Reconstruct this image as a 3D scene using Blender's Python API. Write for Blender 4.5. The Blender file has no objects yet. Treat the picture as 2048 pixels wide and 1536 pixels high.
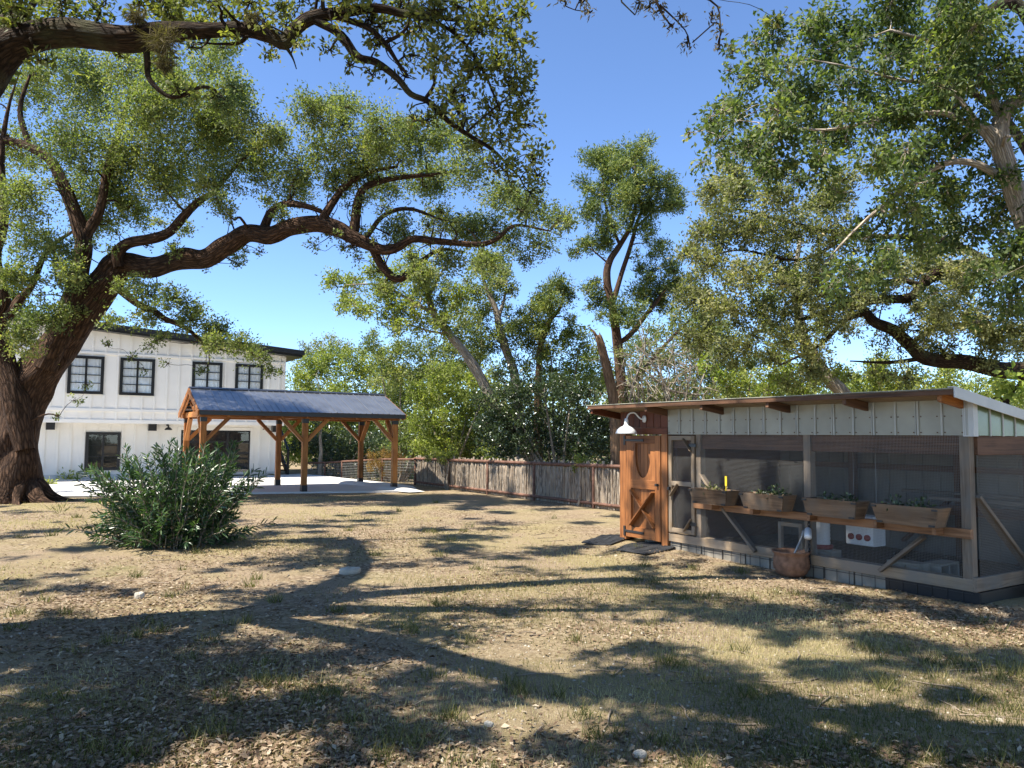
import bpy, math, random
import numpy as np
from mathutils import Vector, Matrix

# ------------------------------------------------------------------ camera
F = 1540.0                     # focal length in photo pixels (2048 wide)
CAMH = 1.65
PITCH = math.atan(105 / F)
ROLL = 0.0085
scene = bpy.context.scene
col = scene.collection
cp_, sp_ = math.cos(PITCH), math.sin(PITCH)
FWD = Vector((0, cp_, sp_)); R0 = Vector((1, 0, 0)); U0 = Vector((0, -sp_, cp_))
RGT = R0 * math.cos(ROLL) + U0 * math.sin(ROLL)
UPV = U0 * math.cos(ROLL) - R0 * math.sin(ROLL)
CAM = Vector((0, 0, CAMH))
cam = bpy.data.cameras.new("camera"); camo = bpy.data.objects.new("camera", cam)
col.objects.link(camo)
cam.sensor_width = 36.0; cam.lens = F / 2048 * 36.0; cam.clip_end = 2000; cam.clip_start = 0.05
m = Matrix((RGT, UPV, -FWD)).transposed().to_4x4(); m.translation = CAM
camo.matrix_world = m
scene.camera = camo
# ------------------------------------------------------------------ light
SUN_AZ = math.radians(-23)     # from the left axis towards the far side
SUN_EL = math.radians(57)
SUN = Vector((-math.cos(SUN_AZ) * math.cos(SUN_EL), math.sin(SUN_AZ) * math.cos(SUN_EL), math.sin(SUN_EL)))
world = bpy.data.worlds.new("World"); scene.world = world; world.use_nodes = True
nt = world.node_tree
sky = nt.nodes.new("ShaderNodeTexSky"); sky.sky_type = 'NISHITA'; sky.sun_disc = False
sky.sun_elevation = SUN_EL; sky.sun_rotation = math.atan2(SUN.x, SUN.y) % (2 * math.pi)
sky.air_density = 0.65; sky.dust_density = 0.0; sky.ozone_density = 6.0; sky.altitude = 200
bg = nt.nodes["Background"]; nt.links.new(sky.outputs[0], bg.inputs[0]); bg.inputs[1].default_value = 0.135
sl = bpy.data.lights.new("sun", 'SUN'); sl.energy = 5.0; sl.angle = math.radians(0.53); sl.color = (1.0, 0.94, 0.84)
so = bpy.data.objects.new("sun", sl); col.objects.link(so)
so.rotation_euler = SUN.to_track_quat('Z', 'Y').to_euler(); so.location = SUN * 60
scene.view_settings.view_transform = 'Standard'
scene.view_settings.look = 'None'
scene.view_settings.exposure = 1.25
scene.view_settings.gamma = 1.0
scene.render.engine = 'CYCLES'
scene.cycles.max_bounces = 6; scene.cycles.diffuse_bounces = 4; scene.cycles.glossy_bounces = 3
scene.cycles.transmission_bounces = 4; scene.cycles.transparent_max_bounces = 8
scene.cycles.sample_clamp_indirect = 6.0

rnd = random.Random(7)
rng = np.random.default_rng(11)

# ------------------------------------------------------------------ pixel helpers
def ray(px, py):
    return FWD + RGT * ((px - 1024) / F) - UPV * ((py - 768) / F)
def P(px, py, y):
    """point seen at a pixel, at ground distance y in front of the camera"""
    d = ray(px, py); return CAM + d * (y / d.y)
def onz(px, py, z=0.0):
    d = ray(px, py); return CAM + d * ((z - CAMH) / d.z)
def onplane(px, py, p0, nrm):
    d = ray(px, py); return CAM + d * ((p0 - CAM).dot(nrm) / d.dot(nrm))

# ------------------------------------------------------------------ noise
def vnoise(x, y, seed=0):
    xi = np.floor(x).astype(np.int64); yi = np.floor(y).astype(np.int64)
    xf = x - xi; yf = y - yi
    def h(a, b):
        n = (a * 374761393 + b * 668265263 + seed * 974711) & 0x7fffffff
        n = ((n ^ (n >> 13)) * 1274126177) & 0x7fffffff
        return ((n ^ (n >> 16)) & 0xffff) / 65535.0
    u = xf * xf * (3 - 2 * xf); v = yf * yf * (3 - 2 * yf)
    return (h(xi, yi) * (1 - u) + h(xi + 1, yi) * u) * (1 - v) + (h(xi, yi + 1) * (1 - u) + h(xi + 1, yi + 1) * u) * v
def fbm(x, y, seed=0, octv=4):
    s = 0; a = 0.5
    for o in range(octv):
        s = s + a * vnoise(x * 2 ** o, y * 2 ** o, seed + o); a *= 0.5
    return s

# ------------------------------------------------------------------ object helpers
W = {}
def link(o, parent=None, mat_world=None):
    col.objects.link(o)
    mw = mat_world if mat_world is not None else Matrix.Identity(4)
    W[o.name] = mw
    if parent is not None:
        o.parent = parent
        o.matrix_parent_inverse = W[parent.name].inverted()
    o.matrix_basis = mw
    return o
def thing(name, label, cat, loc, group=None):
    o = bpy.data.objects.new(name, None); o.empty_display_size = 0.2
    link(o, None, Matrix.Translation(Vector(loc)))
    o["label"] = label; o["category"] = cat
    if group: o["group"] = group
    return o
def tag(o, label, cat, group=None):
    o["label"] = label; o["category"] = cat
    if group: o["group"] = group
    return o
def mesh_obj(name, verts, faces, mat, parent=None, origin=None, smooth=False, kind=None):
    me = bpy.data.meshes.new(name)
    og = Vector(origin) if origin is not None else Vector((0, 0, 0))
    me.from_pydata([tuple(Vector(v) - og) for v in verts], [], faces)
    me.materials.append(mat)
    if smooth: me.polygons.foreach_set("use_smooth", [True] * len(me.polygons))
    me.update()
    o = bpy.data.objects.new(name, me)
    link(o, parent, Matrix.Translation(og))
    if kind: o["kind"] = kind
    return o
_boxc = {}
def box_mesh(sx, sy, sz, c, mat):
    key = (round(sx, 3), round(sy, 3), round(sz, 3), round(c, 4), mat.name)
    if key in _boxc: return _boxc[key]
    hx, hy, hz = sx / 2, sy / 2, sz / 2
    c = min(c, hy * 0.6, hz * 0.6)
    if c > 0:
        prof = [(-hy + c, -hz), (hy - c, -hz), (hy, -hz + c), (hy, hz - c), (hy - c, hz), (-hy + c, hz), (-hy, hz - c), (-hy, -hz + c)]
    else:
        prof = [(-hy, -hz), (hy, -hz), (hy, hz), (-hy, hz)]
    n = len(prof)
    v = [(-hx, a, b) for a, b in prof] + [(hx, a, b) for a, b in prof]
    f = [tuple(range(n))[::-1], tuple(range(n, 2 * n))] + [(i, (i + 1) % n, n + (i + 1) % n, n + i) for i in range(n)]
    f = [tuple(reversed(q)) for q in f]
    me = bpy.data.meshes.new("piece"); me.from_pydata(v, [], [tuple(reversed(q)) for q in f]); me.materials.append(mat); me.update()
    _boxc[key] = me
    return me
def box(name, mat, parent, ctr, ax, ay, az, size, c=0.004):
    """box with unit axes ax (grain), ay, az and full sizes"""
    me = box_mesh(size[0], size[1], size[2], c, mat)
    o = bpy.data.objects.new(name, me)
    m = Matrix((Vector(ax), Vector(ay), Vector(az))).transposed().to_4x4(); m.translation = Vector(ctr)
    return link(o, parent, m)
def beam(name, mat, parent, p0, p1, w, h, up=(0, 0, 1), c=0.004, ext=0.0):
    p0 = Vector(p0); p1 = Vector(p1); d = p1 - p0; L = d.length; ax = d / L
    upv = Vector(up)
    ay = upv.cross(ax)
    if ay.length < 1e-4: ay = Vector((1, 0, 0)).cross(ax)
    ay.normalize(); az = ax.cross(ay)
    return box(name, mat, parent, (p0 + p1) / 2, ax, ay, az, (L + 2 * ext, w, h), c)
def join_boxes(name, mat, parent, boxes, origin=None, kind=None):
    """boxes: (centre, ax, ay, az, size) -> one mesh"""
    V = []; Fc = []
    for ctr, ax, ay, az, s in boxes:
        ctr = Vector(ctr); ax, ay, az = Vector(ax), Vector(ay), Vector(az); b = len(V)
        for i in (-.5, .5):
            for j in (-.5, .5):
                for k in (-.5, .5):
                    V.append(ctr + ax * (i * s[0]) + ay * (j * s[1]) + az * (k * s[2]))
        for q in ((0, 1, 3, 2), (4, 6, 7, 5), (0, 4, 5, 1), (2, 3, 7, 6), (0, 2, 6, 4), (1, 5, 7, 3)):
            Fc.append(tuple(b + t for t in q))
    return mesh_obj(name, V, Fc, mat, parent, origin if origin is not None else (boxes[0][0]), kind=kind)
def prism(name, mat, parent, pts, thick, grain=None):
    """pts: planar 3D outline; extruded by the vector thick; grain = direction of the wood grain"""
    n = len(pts); t = Vector(thick)
    V = [Vector(p) for p in pts] + [Vector(p) + t for p in pts]
    Fc = [tuple(range(n))[::-1], tuple(range(n, 2 * n))] + [(i, (i + 1) % n, n + (i + 1) % n, n + i) for i in range(n)]
    if grain is not None:
        ax = Vector(grain).normalized(); ay = (t - ax * t.dot(ax)).normalized(); az = ax.cross(ay)
        m3 = Matrix((ax, ay, az)); o0 = V[0]
        me = bpy.data.meshes.new(name); me.from_pydata([tuple(m3 @ (v - o0)) for v in V], [], Fc); me.materials.append(mat); me.update()
        m4 = m3.transposed().to_4x4(); m4.translation = o0
        return link(bpy.data.objects.new(name, me), parent, m4)
    return mesh_obj(name, V, Fc, mat, parent, V[0])
def catmull(pts, k=4):
    pts = np.asarray(pts, float)
    if len(pts) < 3:
        t = np.linspace(0, 1, k + 1)[:, None]; return pts[0] * (1 - t) + pts[-1] * t
    p = np.vstack([2 * pts[0] - pts[1], pts, 2 * pts[-1] - pts[-2]])
    out = []
    for i in range(1, len(p) - 2):
        for j in range(k):
            t = j / k
            a, b, c, d = p[i - 1], p[i], p[i + 1], p[i + 2]
            out.append(.5 * ((2 * b) + (-a + c) * t + (2 * a - 5 * b + 4 * c - d) * t * t + (-a + 3 * b - 3 * c + d) * t ** 3))
    out.append(pts[-1]); return np.array(out)
class Tubes:
    def __init__(s): s.V = []; s.Fq = []; s.B = []; s.n = 0
    def add(s, pts, rad, sides=8, rough=0.0, cap=True):
        pts = np.asarray(pts, float); rad = np.asarray(rad, float); n = len(pts)
        tan = np.gradient(pts, axis=0); tan /= np.linalg.norm(tan, axis=1)[:, None] + 1e-9
        ref = np.array([1., 0, 0]) if abs(tan[0][0]) < .8 else np.array([0, 1., 0])
        nn = np.cross(tan[0], ref); nn /= np.linalg.norm(nn)
        th = np.linspace(0, 2 * np.pi, sides, endpoint=False)
        L = 0.0; off = rng.uniform(0, 50)
        for i in range(n):
            nn = nn - tan[i] * nn.dot(tan[i]); nn /= np.linalg.norm(nn) + 1e-9
            bb = np.cross(tan[i], nn)
            if i: L += np.linalg.norm(pts[i] - pts[i - 1])
            r = rad[i] * np.ones(sides)
            if rough: r = r * (1 + rough * (vnoise(np.cos(th) * 1.6 + off + 40, np.sin(th) * 1.6 + L * 2.2 + 40, 3) - .5) * 2)
            ring = pts[i] + np.outer(np.cos(th) * r, nn) + np.outer(np.sin(th) * r, bb)
            s.V.append(ring)
            s.B.append(np.stack([np.cos(th) * rad[i] + off, np.sin(th) * rad[i], np.full(sides, L)], 1))
        b = s.n
        i = np.arange(n - 1)[:, None] * sides; j = np.arange(sides)[None, :]; j2 = (j + 1) % sides
        q = np.stack([b + i + j, b + i + j2, b + i + sides + j2, b + i + sides + j], -1).reshape(-1, 4)
        s.Fq.append(q); s.n += n * sides
        if cap:
            s.V.append((pts[-1] + tan[-1] * rad[-1] * .4)[None, :]); s.B.append(np.array([[off, 0, L]])); k = s.n; s.n += 1
            base = b + (n - 1) * sides
            a = base + np.arange(sides); c = base + (np.arange(sides) + 1) % sides
            s.Fq.append(np.stack([a, c, np.full(sides, k), np.full(sides, k)], -1))
    def build(s, name, mat, parent, origin=(0, 0, 0), kind=None):
        V = np.vstack(s.V) - np.array(origin); Q = np.vstack(s.Fq); B = np.vstack(s.B)
        return quads(name, V, Q, mat, parent, origin, vec=B, smooth=True, kind=kind)
def quads(name, V, Q, mat, parent, origin=(0, 0, 0), vec=None, tint=None, smooth=False, kind=None):
    me = bpy.data.meshes.new(name)
    tri = (Q[:, 2] == Q[:, 3])
    cnt = np.where(tri, 3, 4)
    loops = Q[np.stack([np.ones_like(tri), np.ones_like(tri), np.ones_like(tri), ~tri], 1)]
    me.vertices.add(len(V)); me.vertices.foreach_set("co", np.ascontiguousarray(V, np.float32).ravel())
    me.loops.add(len(loops)); me.loops.foreach_set("vertex_index", loops.astype(np.int32))
    me.polygons.add(len(Q)); st = np.concatenate([[0], np.cumsum(cnt)[:-1]])
    me.polygons.foreach_set("loop_start", st.astype(np.int32))
    if smooth: me.polygons.foreach_set("use_smooth", np.ones(len(Q), bool))
    me.update(calc_edges=True)
    if vec is not None:
        a = me.attributes.new("bark", 'FLOAT_VECTOR', 'POINT'); a.data.foreach_set("vector", np.ascontiguousarray(vec, np.float32).ravel())
    if tint is not None:
        a = me.attributes.new("tint", 'FLOAT', 'POINT'); a.data.foreach_set("value", np.ascontiguousarray(tint, np.float32))
    me.materials.append(mat)
    o = bpy.data.objects.new(name, me)
    link(o, parent, Matrix.Translation(Vector(origin)))
    if kind: o["kind"] = kind
    return o
def unit(a): return a / (np.linalg.norm(a, axis=-1, keepdims=True) + 1e-9)
def leaf_quads(pos, ldir, L, Wd, fold=0.15):
    """pos (N,3), ldir (N,3) unit, L/Wd arrays -> V (4N,3), Q (N,4)"""
    N = len(pos); L = np.broadcast_to(L, (N,))[:, None]; Wd = np.broadcast_to(Wd, (N,))[:, None]
    r = unit(rng.normal(size=(N, 3))); side = unit(np.cross(ldir, r)); nr = np.cross(side, ldir)
    mid = pos + ldir * L * .45
    V = np.stack([pos, mid + side * Wd * .5 + nr * Wd * fold, pos + ldir * L, mid - side * Wd * .5 + nr * Wd * fold], 1).reshape(-1, 3)
    Q = np.arange(4 * N).reshape(N, 4)
    return V, Q

# ------------------------------------------------------------------ materials
def new_mat(name):
    mt = bpy.data.materials.new(name); mt.use_nodes = True
    n = mt.node_tree; b = n.nodes["Principled BSDF"]
    return mt, n, b
def N(n, typ, **kw):
    x = n.nodes.new(typ)
    for k, v in kw.items():
        if k in x.inputs: x.inputs[k].default_value = v
        else: setattr(x, k, v)
    return x
def ramp(n, src, stops, interp='LINEAR'):
    r = n.nodes.new("ShaderNodeValToRGB"); r.color_ramp.interpolation = interp
    el = r.color_ramp.elements
    while len(el) < len(stops): el.new(0.5)
    for e, (p, c) in zip(el, stops): e.position = p; e.color = (*c, 1)
    n.links.new(src, r.inputs[0]); return r
def bump(n, b, src, strength, dist):
    bp = N(n, "ShaderNodeBump"); bp.inputs["Strength"].default_value = strength; bp.inputs["Distance"].default_value = dist
    n.links.new(src, bp.inputs["Height"]); n.links.new(bp.outputs[0], b.inputs["Normal"]); return bp
def paint(name, c, rough=.5, var=.12, scale=3.0, bumpd=0.0008, spec=.4, metal=0.0):
    mt, n, b = new_mat(name)
    tc = N(n, "ShaderNodeTexCoord"); nz = N(n, "ShaderNodeTexNoise"); nz.inputs["Scale"].default_value = scale; nz.inputs["Detail"].default_value = 8
    oi = N(n, "ShaderNodeObjectInfo"); ad = N(n, "ShaderNodeVectorMath", operation='ADD')
    n.links.new(tc.outputs["Object"], ad.inputs[0]); n.links.new(oi.outputs["Location"], ad.inputs[1])
    n.links.new(ad.outputs[0], nz.inputs["Vector"])
    r = ramp(n, nz.outputs[0], [(.3, tuple(x * (1 - var) for x in c)), (.7, tuple(min(1, x * (1 + var)) for x in c))])
    n.links.new(r.outputs[0], b.inputs["Base Color"])
    b.inputs["Roughness"].default_value = rough; b.inputs["Specular IOR Level"].default_value = spec; b.inputs["Metallic"].default_value = metal
    if bumpd:
        n2 = N(n, "ShaderNodeTexNoise"); n2.inputs["Scale"].default_value = 60; n2.inputs["Detail"].default_value = 4
        n.links.new(ad.outputs[0], n2.inputs["Vector"]); bump(n, b, n2.outputs[0], .5, bumpd)
    return mt
def wood(name, dark, light, rough=.6, along=1.2, across=22.0, knots=True, weather=None, spec=.3):
    """grain runs along each board's own X axis"""
    mt, n, b = new_mat(name)
    tc = N(n, "ShaderNodeTexCoord"); oi = N(n, "ShaderNodeObjectInfo")
    mu = N(n, "ShaderNodeVectorMath", operation='MULTIPLY'); mu.inputs[1].default_value = (17, 13, 9)
    cx = N(n, "ShaderNodeCombineXYZ")
    for i in range(3): n.links.new(oi.outputs["Random"], cx.inputs[i])
    n.links.new(cx.outputs[0], mu.inputs[0])
    ad = N(n, "ShaderNodeVectorMath", operation='ADD'); n.links.new(tc.outputs["Object"], ad.inputs[0]); n.links.new(mu.outputs[0], ad.inputs[1])
    mp = N(n, "ShaderNodeMapping"); mp.inputs["Scale"].default_value = (along, across, across); n.links.new(ad.outputs[0], mp.inputs[0])
    g = N(n, "ShaderNodeTexNoise"); g.inputs["Scale"].default_value = 1.0; g.inputs["Detail"].default_value = 7; g.inputs["Distortion"].default_value = 1.2
    n.links.new(mp.outputs[0], g.inputs["Vector"])
    big = N(n, "ShaderNodeTexNoise"); big.inputs["Scale"].default_value = 2.2; big.inputs["Detail"].default_value = 4; n.links.new(ad.outputs[0], big.inputs["Vector"])
    mixv = N(n, "ShaderNodeMath", operation='MULTIPLY_ADD'); mixv.inputs[1].default_value = .6
    n.links.new(g.outputs[0], mixv.inputs[0])
    m2 = N(n, "ShaderNodeMath", operation='MULTIPLY'); m2.inputs[1].default_value = .4; n.links.new(big.outputs[0], m2.inputs[0]); n.links.new(m2.outputs[0], mixv.inputs[2])
    ro = N(n, "ShaderNodeMath", operation='MULTIPLY_ADD'); ro.inputs[1].default_value = .16; ro.inputs[2].default_value = -.08
    n.links.new(oi.outputs["Random"], ro.inputs[0])
    s = N(n, "ShaderNodeMath", operation='ADD'); n.links.new(mixv.outputs[0], s.inputs[0]); n.links.new(ro.outputs[0], s.inputs[1])
    r = ramp(n, s.outputs[0], [(.34, dark), (.62, light)])
    out = r.outputs[0]
    if weather:
        wn = N(n, "ShaderNodeTexNoise"); wn.inputs["Scale"].default_value = 4; wn.inputs["Detail"].default_value = 6; n.links.new(ad.outputs[0], wn.inputs["Vector"])
        wr = ramp(n, wn.outputs[0], [(.42, (0, 0, 0)), (.66, (1, 1, 1))])
        mx = N(n, "ShaderNodeMixRGB"); mx.inputs[2].default_value = (*weather, 1); n.links.new(wr.outputs[0], mx.inputs[0]); n.links.new(out, mx.inputs[1]); out = mx.outputs[0]
    n.links.new(out, b.inputs["Base Color"])
    b.inputs["Roughness"].default_value = rough; b.inputs["Specular IOR Level"].default_value = spec
    bump(n, b, g.outputs[0], .6, .003)
    return mt
def leafmat(name, stops, trans=.32, rough=.55, spec=.25):
    mt, n, b = new_mat(name)
    at = N(n, "ShaderNodeAttribute", attribute_name="tint")
    r = ramp(n, at.outputs["Fac"], stops)
    n.links.new(r.outputs[0], b.inputs["Base Color"]); b.inputs["Roughness"].default_value = rough; b.inputs["Specular IOR Level"].default_value = spec
    tr = N(n, "ShaderNodeBsdfTranslucent")
    hs = N(n, "ShaderNodeMixRGB", blend_type='MULTIPLY'); hs.inputs[0].default_value = 1; hs.inputs[2].default_value = (1.25, 1.42, .5, 1)
    n.links.new(r.outputs[0], hs.inputs[1]); n.links.new(hs.outputs[0], tr.inputs["Color"])
    mx = N(n, "ShaderNodeMixShader"); mx.inputs[0].default_value = trans
    n.links.new(b.outputs[0], mx.inputs[1]); n.links.new(tr.outputs[0], mx.inputs[2])
    n.links.new(mx.outputs[0], n.nodes["Material Output"].inputs[0])
    return mt
def barkmat(name, dark, light, scale=1.0, strength=1.0, lichen=None, across=26.0, along=5.0):
    mt, n, b = new_mat(name)
    at = N(n, "ShaderNodeAttribute", attribute_name="bark")
    mp = N(n, "ShaderNodeMapping"); mp.inputs["Scale"].default_value = (across * scale, across * scale, along * scale); n.links.new(at.outputs["Vector"], mp.inputs[0])
    vo = N(n, "ShaderNodeTexVoronoi", feature='DISTANCE_TO_EDGE'); vo.inputs["Scale"].default_value = 1.0
    nz = N(n, "ShaderNodeTexNoise"); nz.inputs["Scale"].default_value = .8; nz.inputs["Detail"].default_value = 8; nz.inputs["Roughness"].default_value = .7
    n.links.new(mp.outputs[0], nz.inputs["Vector"])
    wp = N(n, "ShaderNodeVectorMath", operation='MULTIPLY_ADD'); wp.inputs[1].default_value = (.9, .9, .9)
    n.links.new(nz.outputs["Color"], wp.inputs[0]); n.links.new(mp.outputs[0], wp.inputs[2]); n.links.new(wp.outputs[0], vo.inputs["Vector"])
    mu = N(n, "ShaderNodeMath", operation='MULTIPLY'); n.links.new(vo.outputs["Distance"], mu.inputs[0]); mu.inputs[1].default_value = 1.6
    ad = N(n, "ShaderNodeMath", operation='MULTIPLY_ADD'); n.links.new(nz.outputs[0], ad.inputs[0]); ad.inputs[1].default_value = .8; n.links.new(mu.outputs[0], ad.inputs[2])
    r = ramp(n, ad.outputs[0], [(.25, dark), (.95, light)])
    out = r.outputs[0]
    if lichen:
        ln = N(n, "ShaderNodeTexNoise"); ln.inputs["Scale"].default_value = 3.0; ln.inputs["Detail"].default_value = 6
        tc = N(n, "ShaderNodeTexCoord"); n.links.new(tc.outputs["Object"], ln.inputs["Vector"])
        lr = ramp(n, ln.outputs[0], [(.52, (0, 0, 0)), (.68, (.8, .8, .8))])
        mx = N(n, "ShaderNodeMixRGB"); mx.inputs[2].default_value = (*lichen, 1); n.links.new(lr.outputs[0], mx.inputs[0]); n.links.new(out, mx.inputs[1]); out = mx.outputs[0]
    n.links.new(out, b.inputs["Base Color"]); b.inputs["Roughness"].default_value = .9; b.inputs["Specular IOR Level"].default_value = .15
    bump(n, b, ad.outputs[0], strength, .06)
    return mt
def glassmat(name, tintc, refl=.08):
    mt = bpy.data.materials.new(name); mt.use_nodes = True; n = mt.node_tree; n.nodes.remove(n.nodes["Principled BSDF"])
    tr = N(n, "ShaderNodeBsdfTransparent"); tr.inputs[0].default_value = (*tintc, 1)
    gl = N(n, "ShaderNodeBsdfGlossy"); gl.inputs["Roughness"].default_value = .02
    lw = N(n, "ShaderNodeLayerWeight"); lw.inputs[0].default_value = .5
    pw = N(n, "ShaderNodeMath", operation='POWER'); pw.inputs[1].default_value = 4.0; n.links.new(lw.outputs["Facing"], pw.inputs[0])
    fr = N(n, "ShaderNodeMath", operation='MULTIPLY_ADD'); fr.inputs[1].default_value = .85; fr.inputs[2].default_value = refl; n.links.new(pw.outputs[0], fr.inputs[0])
    mx = N(n, "ShaderNodeMixShader"); n.links.new(fr.outputs[0], mx.inputs[0]); n.links.new(tr.outputs[0], mx.inputs[1]); n.links.new(gl.outputs[0], mx.inputs[2])
    n.links.new(mx.outputs[0], n.nodes["Material Output"].inputs[0]); return mt

M = {}
M['white'] = paint('white_siding', (.86, .82, .745), .55, .05, 1.5)
M['black'] = paint('black_paint', (.012, .012, .013), .4, .2)
M['blackmetal'] = paint('black_metal', (.02, .02, .022), .35, .2, spec=.5)
M['glassdark'] = glassmat('window_glass', (.9, .93, .95))
M['curtain'] = paint('curtain_cloth', (.74, .73, .71), .8, .04, 2)
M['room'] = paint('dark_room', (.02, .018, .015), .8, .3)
M['shade'] = paint('room_floor', (.16, .12, .08), .7, .3)
M['cedar'] = wood('stained_cedar', (.17, .058, .014), (.50, .20, .052), .55)
M['doorwood'] = wood('door_cedar', (.105, .036, .012), (.34, .135, .045), .5)
M['shelfwood'] = wood('shelf_lumber', (.10, .042, .016), (.34, .175, .085), .6)
M['redwood'] = wood('red_brown_siding', (.055, .016, .007), (.15, .045, .018), .55)
M['greywood'] = wood('weathered_lumber', (.075, .055, .038), (.25, .19, .135), .8, weather=(.17, .15, .125))
M['palewood'] = wood('new_lumber', (.13, .09, .055), (.34, .25, .16), .7, weather=(.22, .185, .145))
M['brownwood'] = wood('brown_lumber', (.045, .022, .012), (.15, .075, .04), .7)
M['planterwood'] = wood('planter_boards', (.07, .04, .022), (.28, .175, .10), .75, weather=(.16, .12, .085))
M['plywood'] = wood('plywood_sheet', (.05, .022, .012), (.12, .052, .028), .8, across=8)
M['roofmetal'] = paint('dark_roof_metal', (.19, .20, .22), .30, .15, 2.0, bumpd=.0004, spec=.6, metal=.55)
M['sheet'] = paint('galvanised_sheet', (.33, .315, .25), .5, .16, 2.5, metal=.1)
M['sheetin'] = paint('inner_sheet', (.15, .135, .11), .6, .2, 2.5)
M['rib'] = paint('sheet_rib', (.38, .37, .32), .45, .1, 4, metal=.15)
M['rooftrim'] = paint('roof_trim', (.55, .55, .52), .5, .08, 4)
M['poly'] = paint('green_sheet', (.14, .19, .11), .25, .35, 2.0, spec=.6)
M['wire'] = paint('galvanised_wire', (.27, .265, .25), .5, .05, 4, bumpd=0, metal=.2)
M['rust'] = paint('rusted_pipe', (.15, .08, .056), .75, .4, 9, bumpd=.002, spec=.2)
M['stay'] = wood('cedar_stays', (.10, .075, .055), (.42, .345, .275), .9, along=2, across=30)
M['concrete'] = paint('concrete', (.60, .58, .54), .85, .07, .8, bumpd=.0015, spec=.2)
M['block'] = paint('concrete_block', (.27, .245, .20), .9, .25, 5, bumpd=.003, spec=.15)
M['plastic'] = paint('black_plastic', (.01, .01, .011), .45, .2)
M['whitep'] = paint('white_plastic', (.72, .72, .70), .45, .05)
M['redp'] = paint('red_plastic', (.22, .02, .015), .45, .1)
M['enamel'] = paint('white_enamel', (.74, .75, .74), .28, .04, spec=.5)
M['terra'] = paint('rust_brown_cauldron', (.23, .125, .075), .8, .35, 14, bumpd=.003, spec=.2)
M['rubber'] = paint('black_rubber', (.03, .031, .033), .6, .35, 14, bumpd=.002)
M['rock'] = paint('limestone', (.40, .365, .30), .9, .25, 7, bumpd=.01, spec=.15)
M['soil'] = paint('potting_soil', (.035, .024, .016), .95, .4, 30, bumpd=.01, spec=.1)
M['dirt'] = paint('coop_dirt', (.07, .05, .034), .95, .4, 12, bumpd=.01, spec=.1)
M['steel'] = paint('grey_pipe', (.22, .23, .23), .45, .2, 8, metal=.4)
M['yellow'] = paint('yellow_stake', (.75, .52, .03), .5, .05)
M['oakbark'] = barkmat('oak_bark', (.010, .006, .004), (.13, .075, .046), .62, 1.0)
M['oakbark2'] = barkmat('dark_oak_bark', (.010, .007, .005), (.085, .056, .038), 1.3, 1.0, lichen=(.10, .10, .055))
M['palebark'] = barkmat('pale_bark', (.13, .10, .075), (.56, .48, .385), 1.0, .7, across=30, along=3)
M['greybark'] = barkmat('grey_bark', (.10, .08, .06), (.46, .39, .31), 1.0, .7, lichen=(.34, .32, .27))
M['cedarbark'] = barkmat('cedar_bark', (.035, .02, .013), (.20, .12, .075), 1.0, .8, across=40, along=2)
M['staybark'] = barkmat('split_cedar', (.17, .12, .08), (.62, .51, .385), 1.0, .7, across=40, along=2)
M['deadbark'] = barkmat('dead_wood', (.07, .04, .024), (.36, .23, .14), 1.0, .8, across=40, along=2)
M['l_oak'] = leafmat('oak_leaf', [(.0, (0.063, 0.087, 0.033)), (.45, (0.181, 0.216, 0.084)), (.8, (0.340, 0.348, 0.137)), (1, (0.425, 0.381, 0.146))], .42)
M['l_near'] = leafmat('near_oak_leaf', [(.0, (0.052, 0.064, 0.022)), (.5, (0.157, 0.176, 0.058)), (.85, (0.315, 0.303, 0.087)), (1, (0.355, 0.255, 0.090))], .42)
M['l_elm'] = leafmat('elm_leaf', [(.0, (0.035, 0.060, 0.021)), (.5, (0.111, 0.150, 0.053)), (.85, (0.269, 0.302, 0.098)), (1, (0.382, 0.357, 0.109))], .42)
M['l_grey'] = leafmat('grey_oak_leaf', [(.0, (0.072, 0.085, 0.039)), (.5, (0.216, 0.222, 0.106)), (.85, (0.391, 0.372, 0.177)), (1, (0.460, 0.368, 0.184))], .42)
M['l_light'] = leafmat('light_leaf', [(.0, (0.096, 0.124, 0.033)), (.5, (0.240, 0.281, 0.076)), (.85, (0.441, 0.446, 0.124)), (1, (0.600, 0.562, 0.149))], .42)
M['l_cedar'] = leafmat('juniper_spray', [(.0, (0.050, 0.077, 0.025)), (.5, (0.151, 0.192, 0.054)), (.85, (0.342, 0.352, 0.087)), (1, (0.520, 0.453, 0.114))], .22, .6, .2)
M['l_dark'] = leafmat('evergreen_leaf', [(.0, (0.015, 0.027, 0.013)), (.5, (0.050, 0.077, 0.031)), (.85, (0.125, 0.163, 0.062)), (1, (0.250, 0.288, 0.112))], .22, .3, .6)
M['l_olea'] = leafmat('oleander_leaf', [(.0, (0.019, 0.045, 0.019)), (.5, (0.052, 0.104, 0.038)), (.85, (0.132, 0.207, 0.067)), (1, (0.302, 0.358, 0.132))], .22, .35, .5)
M['l_vine'] = leafmat('dry_vine', [(.0, (.10, .06, .02)), (.5, (.24, .14, .045)), (1, (.40, .27, .09))], .3, .7, .2)
M['l_yel'] = leafmat('bright_vine_leaf', [(.0, (.12, .17, .03)), (.5, (.25, .31, .06)), (1, (.42, .46, .12))], .42, .5, .3)
M['l_moss'] = leafmat('ball_moss', [(.0, (.045, .038, .022)), (.5, (.13, .11, .065)), (1, (.24, .20, .12))], .25, .9, .1)
M['l_litter'] = leafmat('fallen_leaf', [(.0, (.06, .035, .02)), (.35, (.16, .10, .06)), (.7, (.30, .22, .14)), (1, (.48, .40, .29))], .1, .7, .3)
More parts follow.
